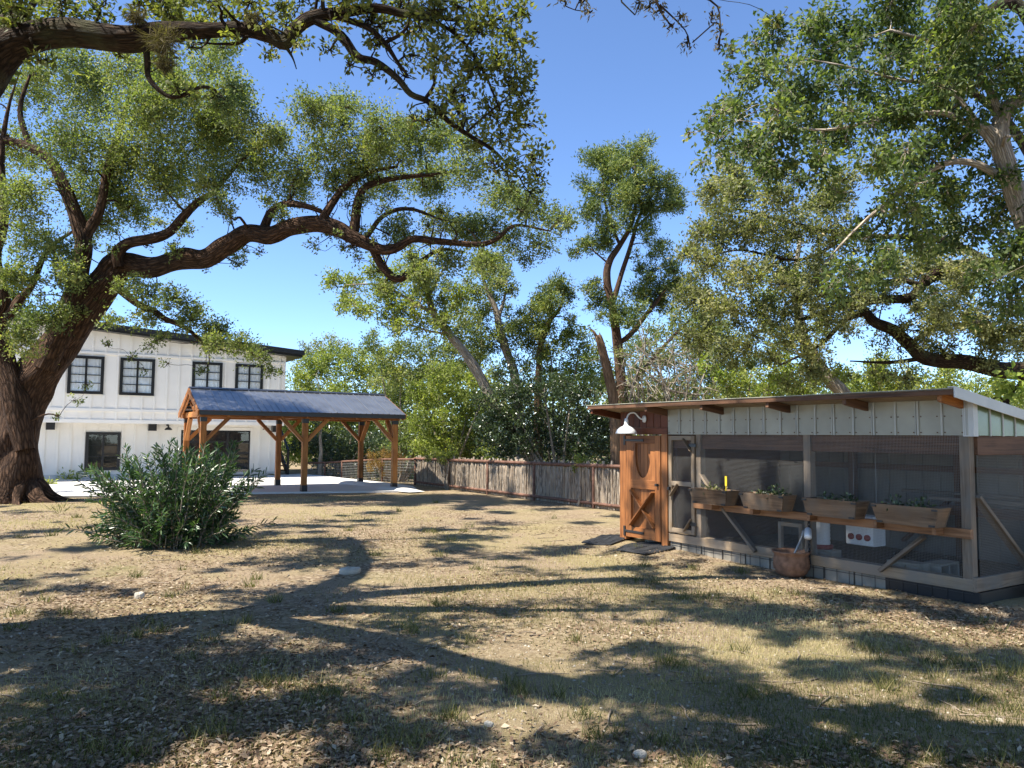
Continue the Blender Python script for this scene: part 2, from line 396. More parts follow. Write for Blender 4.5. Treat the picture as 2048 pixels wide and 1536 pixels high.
M['l_grass'] = leafmat('grass_blade', [(.0, (.045, .06, .018)), (.4, (.15, .145, .05)), (.7, (.36, .30, .15)), (1, (.55, .47, .28))], .3, .7, .2)
M['l_pebble'] = leafmat('pebble', [(.0, (.12, .095, .07)), (.5, (.24, .20, .15)), (1, (.40, .36, .29))], .0, .9, .2)
M['twig'] = paint('dry_twigs', (.23, .18, .13), .9, .3, 6)

# ground -----------------------------------------------------------
def groundmat():
    mt, n, b = new_mat('yard_soil')
    ge = N(n, "ShaderNodeNewGeometry")
    def noise(sc, det=6, ro=.6, dist=0):
        z = N(n, "ShaderNodeTexNoise"); z.inputs["Scale"].default_value = sc; z.inputs["Detail"].default_value = det
        z.inputs["Roughness"].default_value = ro; z.inputs["Distortion"].default_value = dist
        n.links.new(ge.outputs["Position"], z.inputs["Vector"]); return z.outputs[0]
    def mix(f, a, bcol):
        x = N(n, "ShaderNodeMixRGB"); n.links.new(f, x.inputs[0])
        if isinstance(a, tuple): x.inputs[1].default_value = (*a, 1)
        else: n.links.new(a, x.inputs[1])
        if isinstance(bcol, tuple): x.inputs[2].default_value = (*bcol, 1)
        else: n.links.new(bcol, x.inputs[2])
        return x.outputs[0]
    fine = noise(55, 8, .75)
    soil = ramp(n, fine, [(.3, (.12, .085, .055)), (.52, (.285, .215, .14)), (.72, (.54, .45, .32))]).outputs[0]
    straw = ramp(n, noise(90, 6, .8), [(.3, (.11, .09, .045)), (.55, (.31, .25, .135)), (.75, (.56, .475, .29))]).outputs[0]
    gm = ramp(n, noise(.55, 6, .65), [(.42, (0, 0, 0)), (.58, (1, 1, 1))]).outputs[0]
    c = mix(gm, soil, straw)
    lv = N(n, "ShaderNodeTexVoronoi"); lv.inputs["Scale"].default_value = 26; lv.inputs["Randomness"].default_value = 1
    n.links.new(ge.outputs["Position"], lv.inputs["Vector"])
    lit = ramp(n, lv.outputs["Color"], [(.15, (.075, .048, .03)), (.5, (.20, .14, .09)), (.85, (.42, .34, .24))]).outputs[0]
    lm = ramp(n, noise(.42, 5, .6, .4), [(.46, (0, 0, 0)), (.62, (.75, .75, .75))]).outputs[0]
    c = mix(lm, c, lit)
    grn = ramp(n, noise(.9, 7, .7), [(.56, (0, 0, 0)), (.72, (.55, .55, .55))]).outputs[0]
    c = mix(grn, c, (.10, .11, .04))
    n.links.new(c, b.inputs["Base Color"]); b.inputs["Roughness"].default_value = .95; b.inputs["Specular IOR Level"].default_value = .1
    bump(n, b, fine, 1.0, .02)
    return mt
M['ground'] = groundmat()
def sstep(a, b, x):
    t = np.clip((x - a) / (b - a), 0, 1); return t * t * (3 - 2 * t)
def gz(x, y):
    x = np.asarray(x, float); y = np.asarray(y, float)
    near = 1 - sstep(17, 20, y)
    h = (fbm(x * .5 + 50, y * .5 + 50, 5, 3) - .45) * .07 * near + (fbm(x * 3 + 90, y * 3 + 90, 9, 3) - .45) * .035 * near
    h = h - .30 * sstep(27.5, 31, y) * sstep(-9.0, -7.0, x) * (1 - sstep(4, 9, x))
    return h
def gzf(x, y): return float(gz(np.array([x]), np.array([y]))[0])

xs = np.concatenate([[-400, -200, -100, -60, -40, -30, -24, -20, -17], np.arange(-15, 13.01, .11), [15, 18, 22, 30, 45, 70, 120, 220, 400]])
ys = np.concatenate([[-60, -30, -15, -8, -4, -2, 0, 1], np.arange(2, 20, .11), np.arange(20, 36, .4), [37, 40, 45, 55, 70, 100, 160, 260, 500, 900]])
gx, gy = np.meshgrid(xs, ys); g3 = np.stack([gx, gy, gz(gx, gy)], -1).reshape(-1, 3)
nx, ny = len(xs), len(ys)
ii = np.arange(ny - 1)[:, None] * nx + np.arange(nx - 1)[None, :]
gq = np.stack([ii, ii + 1, ii + nx + 1, ii + nx], -1).reshape(-1, 4)
go = quads('ground', g3, gq, M['ground'], None, smooth=True); go["kind"] = "structure"

# ------------------------------------------------------------------ house + pavilion frame
u = Vector((.86, .51, 0)).normalized(); nn_ = Vector((-u.y, u.x, 0)); Zv = Vector((0, 0, 1))
PADZ = 0.05
HC = onz(552, 953, 0.0)                       # lower right corner of the house
def hp(s, d, z): return HC - u * s + nn_ * d + Zv * z
OV = -0.7                                     # the upper floor hangs over by this much
def hfac(px, py, d=0.0):
    p = onplane(px, py, HC + nn_ * d, nn_); return (HC - p).dot(u), p.z
# concrete pad
padpts = [onz(-220, 1003, 0), onz(560, 987.5, 0), onz(838, 984.5, 0), onz(826, 975, 0), onz(765, 967, 0), onz(700, 960, 0), onz(640, 953, 0), onz(598, 950, 0), hp(-.4, .6, 0), hp(15, .6, 0)]
pn = len(padpts)
pv = [Vector((p.x, p.y, PADZ)) for p in padpts] + [Vector((p.x, p.y, -.15)) for p in padpts]
pf = [tuple(range(pn))] + [(i, pn + i, pn + (i + 1) % pn, (i + 1) % pn) for i in range(pn)]
pad = mesh_obj('concrete_pad', pv, pf, M['concrete'], None, pv[1]); pad["kind"] = "structure"
def mound(name, a, b, w, h, parent):
    a = Vector(a); b = Vector(b); d = (b - a).normalized(); sd = Vector((-d.y, d.x, 0)); V = []; Fc = []
    K = 10; J = 7
    for i in range(K + 1):
        t = i / K; e = min(1, 4 * t, 4 * (1 - t)) ** .6
        for j in range(J + 1):
            q = j / J * 2 - 1
            V.append(a.lerp(b, t) + sd * (q * w) + Zv * (h * e * math.sqrt(max(0, 1 - q * q)) - .01))
    for i in range(K):
        for j in range(J): k = i * (J + 1) + j; Fc.append((k, k + J + 1, k + J + 2, k + 1))
    return mesh_obj(name, V, Fc, M['concrete'], parent, a, smooth=True)
mound('curb', onz(680, 965, PADZ), onz(752, 972, PADZ), .30, .10, pad)
mound('curb', onz(752, 975, PADZ), onz(835, 983, PADZ), .28, .08, pad)

house = thing('house', 'two storey white board and batten house with black windows and black eaves', 'house', hp(5, 0, 0))
SL = 14.5
box('lower_wall', M['white'], house, hp(SL / 2, 3.0, 1.0), u, nn_, Zv, (SL, 6.0, 2.1), 0)
box('foundation', M['concrete'], house, hp(SL / 2 + .02, 2.97, .09), u, nn_, Zv, (SL + .01, 6.02, .22), 0)
UR = hfac(569, 800, OV)[0]                                     # right end of the upper floor
ztop = lambda s: 4.72 + .075 * s
zsoff = 2.02; RE = hfac(606, 706, OV - .45)[0]
prism('upper_wall', M['white'], house, [hp(UR, OV, zsoff), hp(SL, OV, zsoff), hp(SL, OV, ztop(SL)), hp(UR, OV, ztop(UR))], nn_ * 6.7)
prism('roof', M['black'], house, [hp(RE, OV - .45, ztop(RE) - .02), hp(SL + .5, OV - .45, ztop(SL + .5) - .02), hp(SL + .5, OV - .45, ztop(SL + .5) + .20), hp(RE, OV - .45, ztop(RE) + .20)], nn_ * 7.8)
prism('fascia', M['blackmetal'], house, [hp(RE - .05, OV - .53, ztop(RE - .05) + .06), hp(SL + .5, OV - .53, ztop(SL + .5) + .06), hp(SL + .5, OV - .53, ztop(SL + .5) + .24), hp(RE - .05, OV - .53, ztop(RE - .05) + .24)], nn_ * .075)
def rect(name, d, s0, s1, z0, z1, th, mat, parent, c=.003):
    return box(name, mat, parent, hp((s0 + s1) / 2, d - th / 2, (z0 + z1) / 2), u, nn_, Zv, (abs(s1 - s0), th, z1 - z0), c)
# windows of the upper floor
up_win = []
for (xl, xr, yt, yb) in ((137, 206, 711, 787.5), (241, 307.5, 716, 791.5), (385, 442.5, 723.5, 800), (471, 524, 729, 806)):
    s1, z1 = hfac(xl, yt, OV); s0, z0 = hfac(xr, yb, OV); zt = 4.20; zb = 2.93
    up_win.append((s0, s1, zb, zt))
zt = sum(hfac(x, y, OV)[1] for x, y in ((241, 715), (307, 719))) / 2; zb = sum(hfac(x, y, OV)[1] for x, y in ((241, 790), (307, 792))) / 2
up_win = [(a, b, zb, zt) for a, b, _, _ in up_win]
def window(d, s0, s1, z0, z1, cols, rows, curtain=True, fw=.10, mid=.035):
    w = thing_part('window', house, hp((s0 + s1) / 2, d, z0))
    rect('window_frame', d, s0, s0 + fw, z0, z1, .07, M['black'], w); rect('window_frame', d, s1 - fw, s1, z0, z1, .07, M['black'], w)
    rect('window_frame', d, s0 + fw, s1 - fw, z1 - fw, z1, .068, M['black'], w); rect('window_frame', d, s0 + fw, s1 - fw, z0, z0 + fw, .068, M['black'], w)
    a0, a1, b0, b1 = s0 + fw, s1 - fw, z0 + fw, z1 - fw
    for c in range(1, cols):
        x = a0 + (a1 - a0) * c / cols; rect('mullion', d, x - mid, x + mid, b0, b1, .06, M['black'], w)
    for r in range(1, rows):
        z = b0 + (b1 - b0) * r / rows
        for c in range(cols):
            x0 = a0 + (a1 - a0) * c / cols + (mid if c else 0); x1 = a0 + (a1 - a0) * (c + 1) / cols - (mid if c < cols - 1 else 0)
            rect('muntin', d, x0, x1, z - .012, z + .012, .05, M['black'], w)
    for r in range(rows):
        for c in range(cols):
            x0 = a0 + (a1 - a0) * c / cols; x1 = a0 + (a1 - a0) * (c + 1) / cols; y0 = b0 + (b1 - b0) * r / rows; y1 = b0 + (b1 - b0) * (r + 1) / rows
            tl = nn_ * rnd.uniform(-.003, .003)
            mesh_obj('pane', [hp(x1, d - .042, y0) + tl, hp(x0, d - .042, y0) - tl, hp(x0, d - .042, y1) - tl, hp(x1, d - .042, y1) + tl], [(0, 1, 2, 3)], M['glassdark'], w, hp(x0, d - .042, y0))
    if curtain:
        K = 60; V = []
        for i in range(K + 1):
            t = i / K; off = .012 * math.sin(t * 38 + 2.0 * math.sin(t * 9))
            for z in (b0, b1): V.append(hp(a0 + (a1 - a0) * t, d - .018 + off * .8, z))
        mesh_obj('curtain', V, [(2 * i, 2 * i + 2, 2 * i + 3, 2 * i + 1) for i in range(K)], M['curtain'], w, V[0], smooth=True)
    else:
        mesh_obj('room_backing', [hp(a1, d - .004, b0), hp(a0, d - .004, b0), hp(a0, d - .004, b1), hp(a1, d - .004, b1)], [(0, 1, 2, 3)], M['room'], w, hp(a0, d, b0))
    return w
def thing_part(name, parent, loc):
    o = bpy.data.objects.new(name, None); o.empty_display_size = .1
    link(o, parent, Matrix.Translation(Vector(loc))); return o
for a in up_win: window(OV, *a, 2, 4)
ls1, lz1 = hfac(172, 864, 0); ls0, lz0 = hfac(238.5, 941, 0)
low_win = (ls0, ls1, .42, 1.72)
low_win = (ls0, ls1, max(.25, hfac(170, 941)[1]), hfac(200, 864)[1])
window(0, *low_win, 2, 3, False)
# garage door: glass panels in a black frame
gs0, _ = hfac(499, 900); gs1, _ = hfac(361, 900); gzt = hfac(430, 861)[1]
gd = thing_part('garage_door', house, hp((gs0 + gs1) / 2, 0, 0))
gz0 = PADZ + .01
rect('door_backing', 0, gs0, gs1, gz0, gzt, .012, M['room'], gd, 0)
rows, cols_ = 4, 3
for r in range(rows + 1):
    z = gz0 + (gzt - gz0) * r / rows; h = .045
    za, zb2 = max(gz0, z - h), min(gzt, z + h)
    rect('rail', 0, gs0, gs1, za, zb2, .052, M['black'], gd)
for c in range(cols_ + 1):
    x = gs0 + (gs1 - gs0) * c / cols_; h = .05
    rect('stile', 0, max(gs0, x - h), min(gs1, x + h), gz0, gzt, .056, M['black'], gd)
for r in range(rows):
    for c in range(cols_):
        x0 = gs0 + (gs1 - gs0) * c / cols_; x1 = gs0 + (gs1 - gs0) * (c + 1) / cols_; y0 = gz0 + (gzt - gz0) * r / rows; y1 = gz0 + (gzt - gz0) * (r + 1) / rows
        tl = nn_ * rnd.uniform(-.002, .002)
        mesh_obj('pane', [hp(x1, -.035, y0) + tl, hp(x0, -.035, y0), hp(x0, -.035, y1), hp(x1, -.035, y1) + tl], [(0, 1, 2, 3)], M['glassdark'], gd, hp(x0, -.035, y0))
for (a, b, z0, z1) in ((gs0 - .12, gs0 - .002, PADZ + .01, gzt + .12), (gs1 + .002, gs1 + .12, PADZ + .01, gzt + .12), (gs0, gs1, gzt + .002, gzt + .12)):
    rect('door_trim', 0, a, b, z0, z1, .035, M['white'], house)
# battens and trim
def battens(d, s0, s1, zlo, zhi, holes, step=.40):
    s = s0 + .22
    while s < s1:
        zz = [(zlo, zhi(s) if callable(zhi) else zhi)]
        for (a, b, h0, h1) in holes:
            if a - .03 < s < b + .03:
                new = []
                for (p, q) in zz:
                    if p < h0: new.append((p, min(q, h0 - .002)))
                    if q > h1: new.append((max(p, h1 + .002), q))
                zz = new
        for p, q in zz:
            if q - p > .04: rect('batten', d, s - .028, s + .028, p, q, .038, M['white'], house)
        s += step
trimz = 4.42
battens(OV, UR, SL, 2.50, trimz - .04, up_win)
battens(OV, UR, SL, 2.12, 2.40, [])
battens(OV, UR, SL, trimz + .04, lambda s: ztop(s) - .03, [])
rect('trim_board', OV, UR, SL, 2.40, 2.50, .045, M['white'], house)
rect('trim_board', OV, UR, SL, zsoff - .03, 2.12, .045, M['white'], house)
rect('trim_board', OV, UR, SL, trimz - .04, trimz + .04, .045, M['white'], house)
rect('corner_board', OV, UR - .012, UR + .09, 2.12, 4.65, .026, M['white'], house)
battens(0, .05, SL, .24, zsoff - .005, [low_win, (gs0 - .14, gs1 + .14, 0, gzt + .14)])
for px in (101, 305, 552):
    s, z = hfac(px, 852, -.35)
    box('beam_end', M['black'], house, hp(s, -.30, zsoff - .15), u, nn_, Zv, (.27, .28, .25), .01)
def barn_lamp(name, label, wallp, outdir, r, mat, drop, arm, group=None, flip=1):
    """gooseneck lamp: wallp = plate centre; outdir = horizontal unit away from the wall"""
    o = Vector(outdir); t = thing(name, label, 'wall lamp', wallp, group)
    T = Tubes(); w0 = Vector(wallp)
    pts = [w0, w0 + o * (.25 * arm) + Zv * (.02 * arm), w0 + o * (.55 * arm) + Zv * (.30 * arm), w0 + o * (.85 * arm) + Zv * (.25 * arm), w0 + o * arm + Zv * (-.05 * arm)]
    cp = catmull([tuple(p) for p in pts], 6); T.add(cp, np.full(len(cp), .05 * r + .004), 8)
    T.build('arm', mat, t, tuple(w0))
    def lathe(nm, prof, ctr, axis, mt):
        ax = Vector(axis); a = ax.orthogonal().normalized(); b = ax.cross(a); K = 28; V = []; Fc = []
        for (rr, h) in prof:
            for k in range(K):
                an = 2 * math.pi * k / K; V.append(ctr + ax * h + a * (rr * math.cos(an)) + b * (rr * math.sin(an)))
        for i in range(len(prof) - 1):
            for k in range(K): Fc.append((i * K + k, i * K + (k + 1) % K, (i + 1) * K + (k + 1) % K, (i + 1) * K + k))
        return mesh_obj(nm, V, Fc, mt, t, ctr, smooth=True)
    lathe('wall_plate', [(.0001, .03), (.30 * r, .028), (.34 * r, .012), (.34 * r, -.002)], w0, o, mat)
    c = w0 + o * arm - Zv * (.05 * arm)
    lathe('lamp_shade', [(.13 * r, .02), (.18 * r, -.05 * r), (.2 * r, -.40 * r), (.26 * r, -.55 * r), (.62 * r, -.72 * r), (.88 * r, -.95 * r), (1.0 * r, -1.25 * r), (1.0 * r, -1.32 * r), (.95 * r, -1.25 * r), (.6 * r, -.78 * r), (.2 * r, -.62 * r), (.001, -.6 * r)], c, Zv, mat)
    lathe('bulb', [(.001, -1.16 * r), (.12 * r, -1.10 * r), (.17 * r, -.98 * r), (.12 * r, -.84 * r), (.09 * r, -.6 * r)], c, Zv, M['enamel'])
    return t
for px, lab in ((335, 'small black barn lamp on the house wall between the lower window and the garage door'), (529, 'small black barn lamp on the house wall at the corner beside the stair')):
    s, z = hfac(px, 850, 0); barn_lamp('wall_lamp', lab, hp(s, -.02, z), -nn_, .13, M['blackmetal'], .2, .28, 'black lamps on the house')

# stair beside the house
st = thing('outdoor_stair', 'black railed outdoor stair running up beside the white house corner', 'stair', P(578, 950, 31.4))
sb = P(577, 948, 31.2); sb.z = .05
sd = (nn_ * 1.0).normalized(); up_s = Vector((0, 0, .72))
sside = u
b0 = sb - u * .05
for k in range(9):
    box('tread', M['brownwood'], st, b0 - u * .45 + sd * (.15 + .26 * k) + Zv * (.17 * (k + 1)), u, sd, Zv, (.9, .27, .04))
for off in (0, -.92):
    beam('stringer', M['black'], st, b0 + u * off + sd * -.02 + Zv * .04, b0 + u * off + sd * 2.5 + Zv * 1.66, .05, .26)
    beam('newel_post', M['black'], st, b0 + u * off - sd * .05 - Zv * .04, b0 + u * off - sd * .05 + Zv * .98, .09, .09, up=sd)
    beam('handrail', M['black'], st, b0 + u * off - sd * .1 + Zv * .96, b0 + u * off + sd * 2.4 + Zv * 2.55, .07, .09)
    for k in range(1, 8):
        q = b0 + u * off + sd * (.3 * k) + Zv * (.195 * k)
        beam('baluster', M['black'], st, q + Zv * .1, q + Zv * .98, .02, .02, up=sd)

# ------------------------------------------------------------------ pavilion
PM = onz(607, 983, PADZ); SP = 2.72; DW = 2.97
def pp(s, d, z): return PM + u * s + nn_ * d + Zv * (z - PADZ)
pav = thing('pavilion', 'open cedar pavilion with dark ribbed metal gable roof on the concrete pad', 'pavilion', pp(0, DW / 2, PADZ))
BZ = 2.10
for d in (0, DW):
    for s in (-SP, 0, SP):
        po = beam('post', M['cedar'], pav, pp(s, d, PADZ), pp(s, d, BZ + .02), .15, .15, up=nn_)
        box('post_base', M['blackmetal'], po, pp(s, d, PADZ + .09), u, nn_, Zv, (.165, .165, .18), .004)
        box('post_cap', M['blackmetal'], po, pp(s, d, BZ - .06), u, nn_, Zv, (.162, .162, .12), .004)
        for sg in (-1, 1):
            if abs(s + sg * .5) > SP + .2: continue
            beam('brace', M['cedar'], pav, pp(s + sg * .06, d, BZ - .62), pp(s + sg * .66, d, BZ + .01), .10, .12, up=nn_)
        if abs(s) > 1:
            sg = 1 if d == 0 else -1
            beam('brace', M['cedar'], pav, pp(s, d + sg * .06, BZ - .62), pp(s, d + sg * .66, BZ + .01), .10, .12, up=u)
    beam('beam', M['cedar'], pav, pp(-SP - .13, d, BZ + .09), pp(SP + .13, d, BZ + .09), .13, .18)
EX = SP + .17; EV = .36; RZ = 2.92; EZ = 2.25
slope = (RZ - EZ) / (DW / 2 + EV)
for s in (-SP, 0, SP):
    beam('tie_beam', M['cedar'], pav, pp(s, -.05, BZ + .10), pp(s, DW + .05, BZ + .10), .11, .15)
    beam('king_post', M['cedar'], pav, pp(s, DW / 2, BZ + .17), pp(s, DW / 2, RZ - .12), .10, .10, up=u)
    for sg in (-1, 1):
        beam('strut', M['cedar'], pav, pp(s, DW / 2, BZ + .22), pp(s, DW / 2 + sg * .72, RZ - .14 - .72 * slope), .08, .09)
for s in np.linspace(-EX + .04, EX - .04, 9):
    for sg in (-1, 1):
        beam('rafter', M['cedar'], pav, pp(s, DW / 2 + sg * .02, RZ - .09), pp(s, DW / 2 + sg * (DW / 2 + EV - .03), EZ - .085), .05, .13)
beam('ridge_board', M['cedar'], pav, pp(-EX, DW / 2, RZ - .08), pp(EX, DW / 2, RZ - .08), .04, .16)
for sg in (-1, 1):
    for k in range(7):
        t = (k + .5) / 7; beam('purlin', M['cedar'], pav, pp(-EX, DW / 2 + sg * (DW / 2 + EV) * t, RZ - .005 - slope * (DW / 2 + EV) * t), pp(EX, DW / 2 + sg * (DW / 2 + EV) * t, RZ - .005 - slope * (DW / 2 + EV) * t), .09, .025)
    ax = u; ay = (nn_ * sg * -1 * (DW / 2 + EV) - Zv * -(RZ - EZ)).normalized()
    ay = (pp(0, DW / 2, RZ) - pp(0, DW / 2 + sg * (DW / 2 + EV), EZ)).normalized(); az = ax.cross(ay)
    if az.z < 0: az = -az
    Ls = math.hypot(DW / 2 + EV, RZ - EZ)
    npan = 11; wpan = 2 * EX / npan
    for k in range(npan):
        s = -EX + wpan * (k + .5); c0 = (pp(s, DW / 2, RZ) + pp(s, DW / 2 + sg * (DW / 2 + EV), EZ)) / 2 + az * (.028 + .002 * (k % 2))
        pnl = box('roof_panel', M['roofmetal'], pav, c0, ay, ax, az, (Ls + .03, wpan + .02, .008), 0)
        for q, (hh, ww) in enumerate(((.020, .028), (.012, .022), (.012, .022))):
            box('roof_rib', M['roofmetal'], pnl, c0 + ax * (wpan * (q / 3 - .5) + .01) + az * (.004 + hh / 2), ay, ax, az, (Ls + .03, ww, hh), .006)
    beam('eave_trim', M['blackmetal'], pav, pp(-EX, DW / 2 + sg * (DW / 2 + EV + .02), EZ - .045), pp(EX, DW / 2 + sg * (DW / 2 + EV + .02), EZ - .045), .035, .11)
    for e in (-1, 1):
        beam('barge_board', M['cedar'], pav, pp(e * (EX + .02), DW / 2, RZ - .055), pp(e * (EX + .02), DW / 2 + sg * (DW / 2 + EV), EZ - .055), .035, .15)
    beam('ridge_cap', M['blackmetal'], pav, pp(-EX - .02, DW / 2 + sg * .065, RZ + .030), pp(EX + .02, DW / 2 + sg * .065, RZ + .030), .15, .02, up=az)

# ------------------------------------------------------------------ pipe and cedar stay fence
fA = onz(1187, 1017, 0); fB = onz(830, 970, 0)
fence = thing('stay_fence', 'rusty pipe fence filled with upright split cedar stays', 'fence', fA)
fd = (fA - fB); fL = fd.length; fdn = fd.normalized(); fn = Vector((-fdn.y, fdn.x, 0))
if fn.y > 0: fn = -fn
def fp(t, z): return fB + fdn * t + Zv * z
fend = fL + 1.6
ftop = lambda t: .88 + (.99 - .88) * t / fL
def pipe(name, mat, parent, p0, p1, r, sides=10):
    T = Tubes(); T.add([tuple(p0), tuple((Vector(p0) + Vector(p1)) / 2), tuple(p1)], [r, r, r], sides); return T.build(name, mat, parent, tuple(p0))
def fpx(px):
    return (onplane(px, 950, fB, fn) - fB).dot(fdn)
for px in (830, 897, 975, 1068, 1187, 1300):
    t = min(fpx(px), fend); pipe('fence_post', M['rust'], fence, fp(t, -.1) + fn * .0, fp(t, ftop(t)), .036)
pipe('top_rail', M['rust'], fence, fp(-.05, ftop(0)), fp(fend, ftop(fend)), .042)
pipe('bottom_rail', M['rust'], fence, fp(-.05, .11), fp(fend, .12), .036)
staym = []
for k in range(8):
    T = Tubes(); r = rnd.uniform(.020, .034); L = rnd.uniform(.80, .92)
    pts = [(rnd.uniform(-.008, .008), rnd.uniform(-.008, .008), L * i / 5) for i in range(6)]
    T.add(pts, [r * rnd.uniform(.8, 1.2) for _ in pts], 6, .15)
    ob = T.build('stay', M['staybark'] if k % 3 else M['greybark'], None); staym.append(ob.data); bpy.data.objects.remove(ob)
t = .03; cnt = 0
while t < fend and cnt < 296:
    o = bpy.data.objects.new('cedar_stay', rnd.choice(staym))
    hgt = (ftop(t) + rnd.uniform(-.05, .06)) / .87
    m4 = Matrix.Translation(fp(t, .02) - fn * rnd.uniform(.03, .06)) @ Matrix.Rotation(rnd.uniform(0, 6.28), 4, 'Z') @ Matrix.Rotation(rnd.uniform(-.035, .035), 4, 'X') @ Matrix.Diagonal((1, 1, hgt, 1))
    link(o, fence, m4); t += rnd.uniform(.034, .052); cnt += 1
# wire fence behind the pad
wA = fB.copy(); wq = [(830, 918.5, 25.8), (765, 918.5, 27.8), (684, 923, 30.2), (650, 925, 31.0), (612, 926.5, 32.0)]
wtop = [P(*q) for q in wq]
wf = thing('wire_fence', 'low wire mesh fence with rusty pipe rail behind the concrete pad', 'fence', wtop[2] - Zv * 1.0)
for i, p in enumerate(wtop):
    if i: pipe('fence_post', M['rust'], wf, Vector((p.x, p.y, gzf(p.x, p.y) - .1)), p, .035)
    if i < len(wtop) - 1:
        pipe('top_rail', M['rust'], wf, p, wtop[i + 1], .035)
        q = wtop[i + 1]; bx = []
        g0 = gzf(p.x, p.y); g1 = gzf(q.x, q.y); d = (q - p); Lh = math.hypot(d.x, d.y)
        ax = Vector((d.x, d.y, 0)).normalized(); ay = Vector((-ax.y, ax.x, 0))
        for k in range(1, int(Lh / .10)):
            tt = k * .10 / Lh; a = p.lerp(q, tt); zb_ = g0 + (g1 - g0) * tt
            bx.append(((a.x, a.y, (a.z + zb_) / 2), ax, ay, Zv, (.008, .008, a.z - zb_)))
        for k in range(9):
            f = k / 9; a = Vector((p.x, p.y, g0 + (p.z - g0) * f)); b = Vector((q.x, q.y, g1 + (q.z - g1) * f)); dd = (b - a).normalized()
            bx.append(((a + b) / 2, dd, ay, dd.cross(ay), ((b - a).length, .008, .008)))
        join_boxes('wire_mesh', M['wire'], wf, bx)

# ------------------------------------------------------------------ coop
K0 = onz(1947, 1184, .13); K0.z = 0
KL = onz(1243, 1072, .08); KL.z = 0
fdir = (KL - K0); CL = fdir.length; fdir.normalize()
sdir = Vector((-fdir.y, fdir.x, 0))
if sdir.y < 0: sdir = -sdir
def cp(t, d, z): return K0 + fdir * t + sdir * d + Zv * z
def ct(px, py, d=0.0):
    p = onplane(px, py, cp(0, d, 0), sdir); return (p - K0).dot(fdir), p.z
CD = 2.5
SB = 1.70
rz = lambda d: 2.14 - .145 * (d + .45)
coop = thing('chicken_coop', 'long lean-to chicken coop with wire mesh front, metal sheeting and shed roof', 'coop', cp(CL / 2, CD / 2, 0))
def cbox(name, mat, t0, t1, d0, d1, z0, z1, parent=coop, grain='t', c=.004):
    ctr = cp((t0 + t1) / 2, (d0 + d1) / 2, (z0 + z1) / 2); T_, D_, Z_ = abs(t1 - t0), abs(d1 - d0), abs(z1 - z0)
    if grain == 't': return box(name, mat, parent, ctr, fdir, sdir, fdir.cross(sdir), (T_, D_, Z_), c)
    if grain == 'z': return box(name, mat, parent, ctr, Zv, fdir, Zv.cross(fdir), (Z_, T_, D_), c)
    return box(name, mat, parent, ctr, sdir, fdir, sdir.cross(fdir), (D_, T_, Z_), c)
tp1 = ct(1615, 1000)[0]; tp2 = ct(1397, 1000)[0]; tdj = ct(1338, 1000)[0]
SILL0, SILL1 = .13, .25
gtop = lambda t: .02
for (t, w) in ((.05, .10), (tp1, .10), (tp2, .09)):
    cbox('post', M['greywood'], t - w / 2, t + w / 2, .0, .10, SILL1, SB + .02, grain='z')
cbox('sill_beam', M['palewood'], 0, tdj, -.01, .13, SILL0, SILL1)
cbox('sill_beam', M['greywood'], -.04, -.002, -.012, CD, SILL0, SILL1 + .02, grain='d')
cbox('top_beam', M['brownwood'], .102, tdj, .03, .08, 1.50, SB + .03)
cbox('top_beam', M['brownwood'], -.035, .012, .102, CD, 1.50, SB + .0, grain='d')
# blocks under the sill
t = .95
while t < tdj - .1:
    e = min(t + .385, tdj); cbox('block', M['block'], t, e - .012, .015 + rnd.uniform(0, .01), .16, -.06, SILL0 - .004, c=.006); t += .395
cbox('plastic_skirt', M['plastic'], -.06, .94, .0, .02, -.05, SILL0 - .002, c=0)
cbox('plastic_skirt', M['plastic'], -.062, -.042, .02, CD * .5, -.05, SILL0 - .004, grain='d', c=0)
bxs = []
for k in range(int(tdj / .16)):
    bxs.append((cp(.1 + k * .16, -.004, .05), fdir, sdir, Zv, (.005, .005, .16)))
bxs.append((cp(tdj / 2, -.004, .105), fdir, sdir, Zv, (tdj, .006, .006)))
join_boxes('skirt_wire', M['blackmetal'], coop, bxs)
# front sheeting: panels with raised ribs
tj = tdj; npn = 17; wp = tj / npn
for k in range(npn):
    pn_ = cbox('sheet_panel', M['sheet'], k * wp + .003, (k + 1) * wp - .003, -.018, -.012, SB, rz(0) - .005, grain='z', c=0)
    for q, o_ in enumerate((.0,)):
        cbox('sheet_rib', M['rib'], k * wp - .012, k * wp + .012, -.034, -.0185, SB, rz(0) - .005, parent=pn_, grain='z', c=.006)
    if k % 2 == 0: cbox('sheet_rib', M['rib'], k * wp + .022, k * wp + .034, -.027, -.0185, SB, rz(0) - .005, parent=pn_, grain='z', c=.004)
scr = []
for k in range(npn):
    for z in (SB + .03, SB + .2): scr.append((cp(k * wp + .05, -.021, z), fdir, sdir, Zv, (.012, .008, .012))); scr.append((cp((k + 1) * wp - .03, -.021, z), fdir, sdir, Zv, (.012, .008, .012)))
join_boxes('screw_heads', M['brownwood'], coop, scr, kind='stuff')
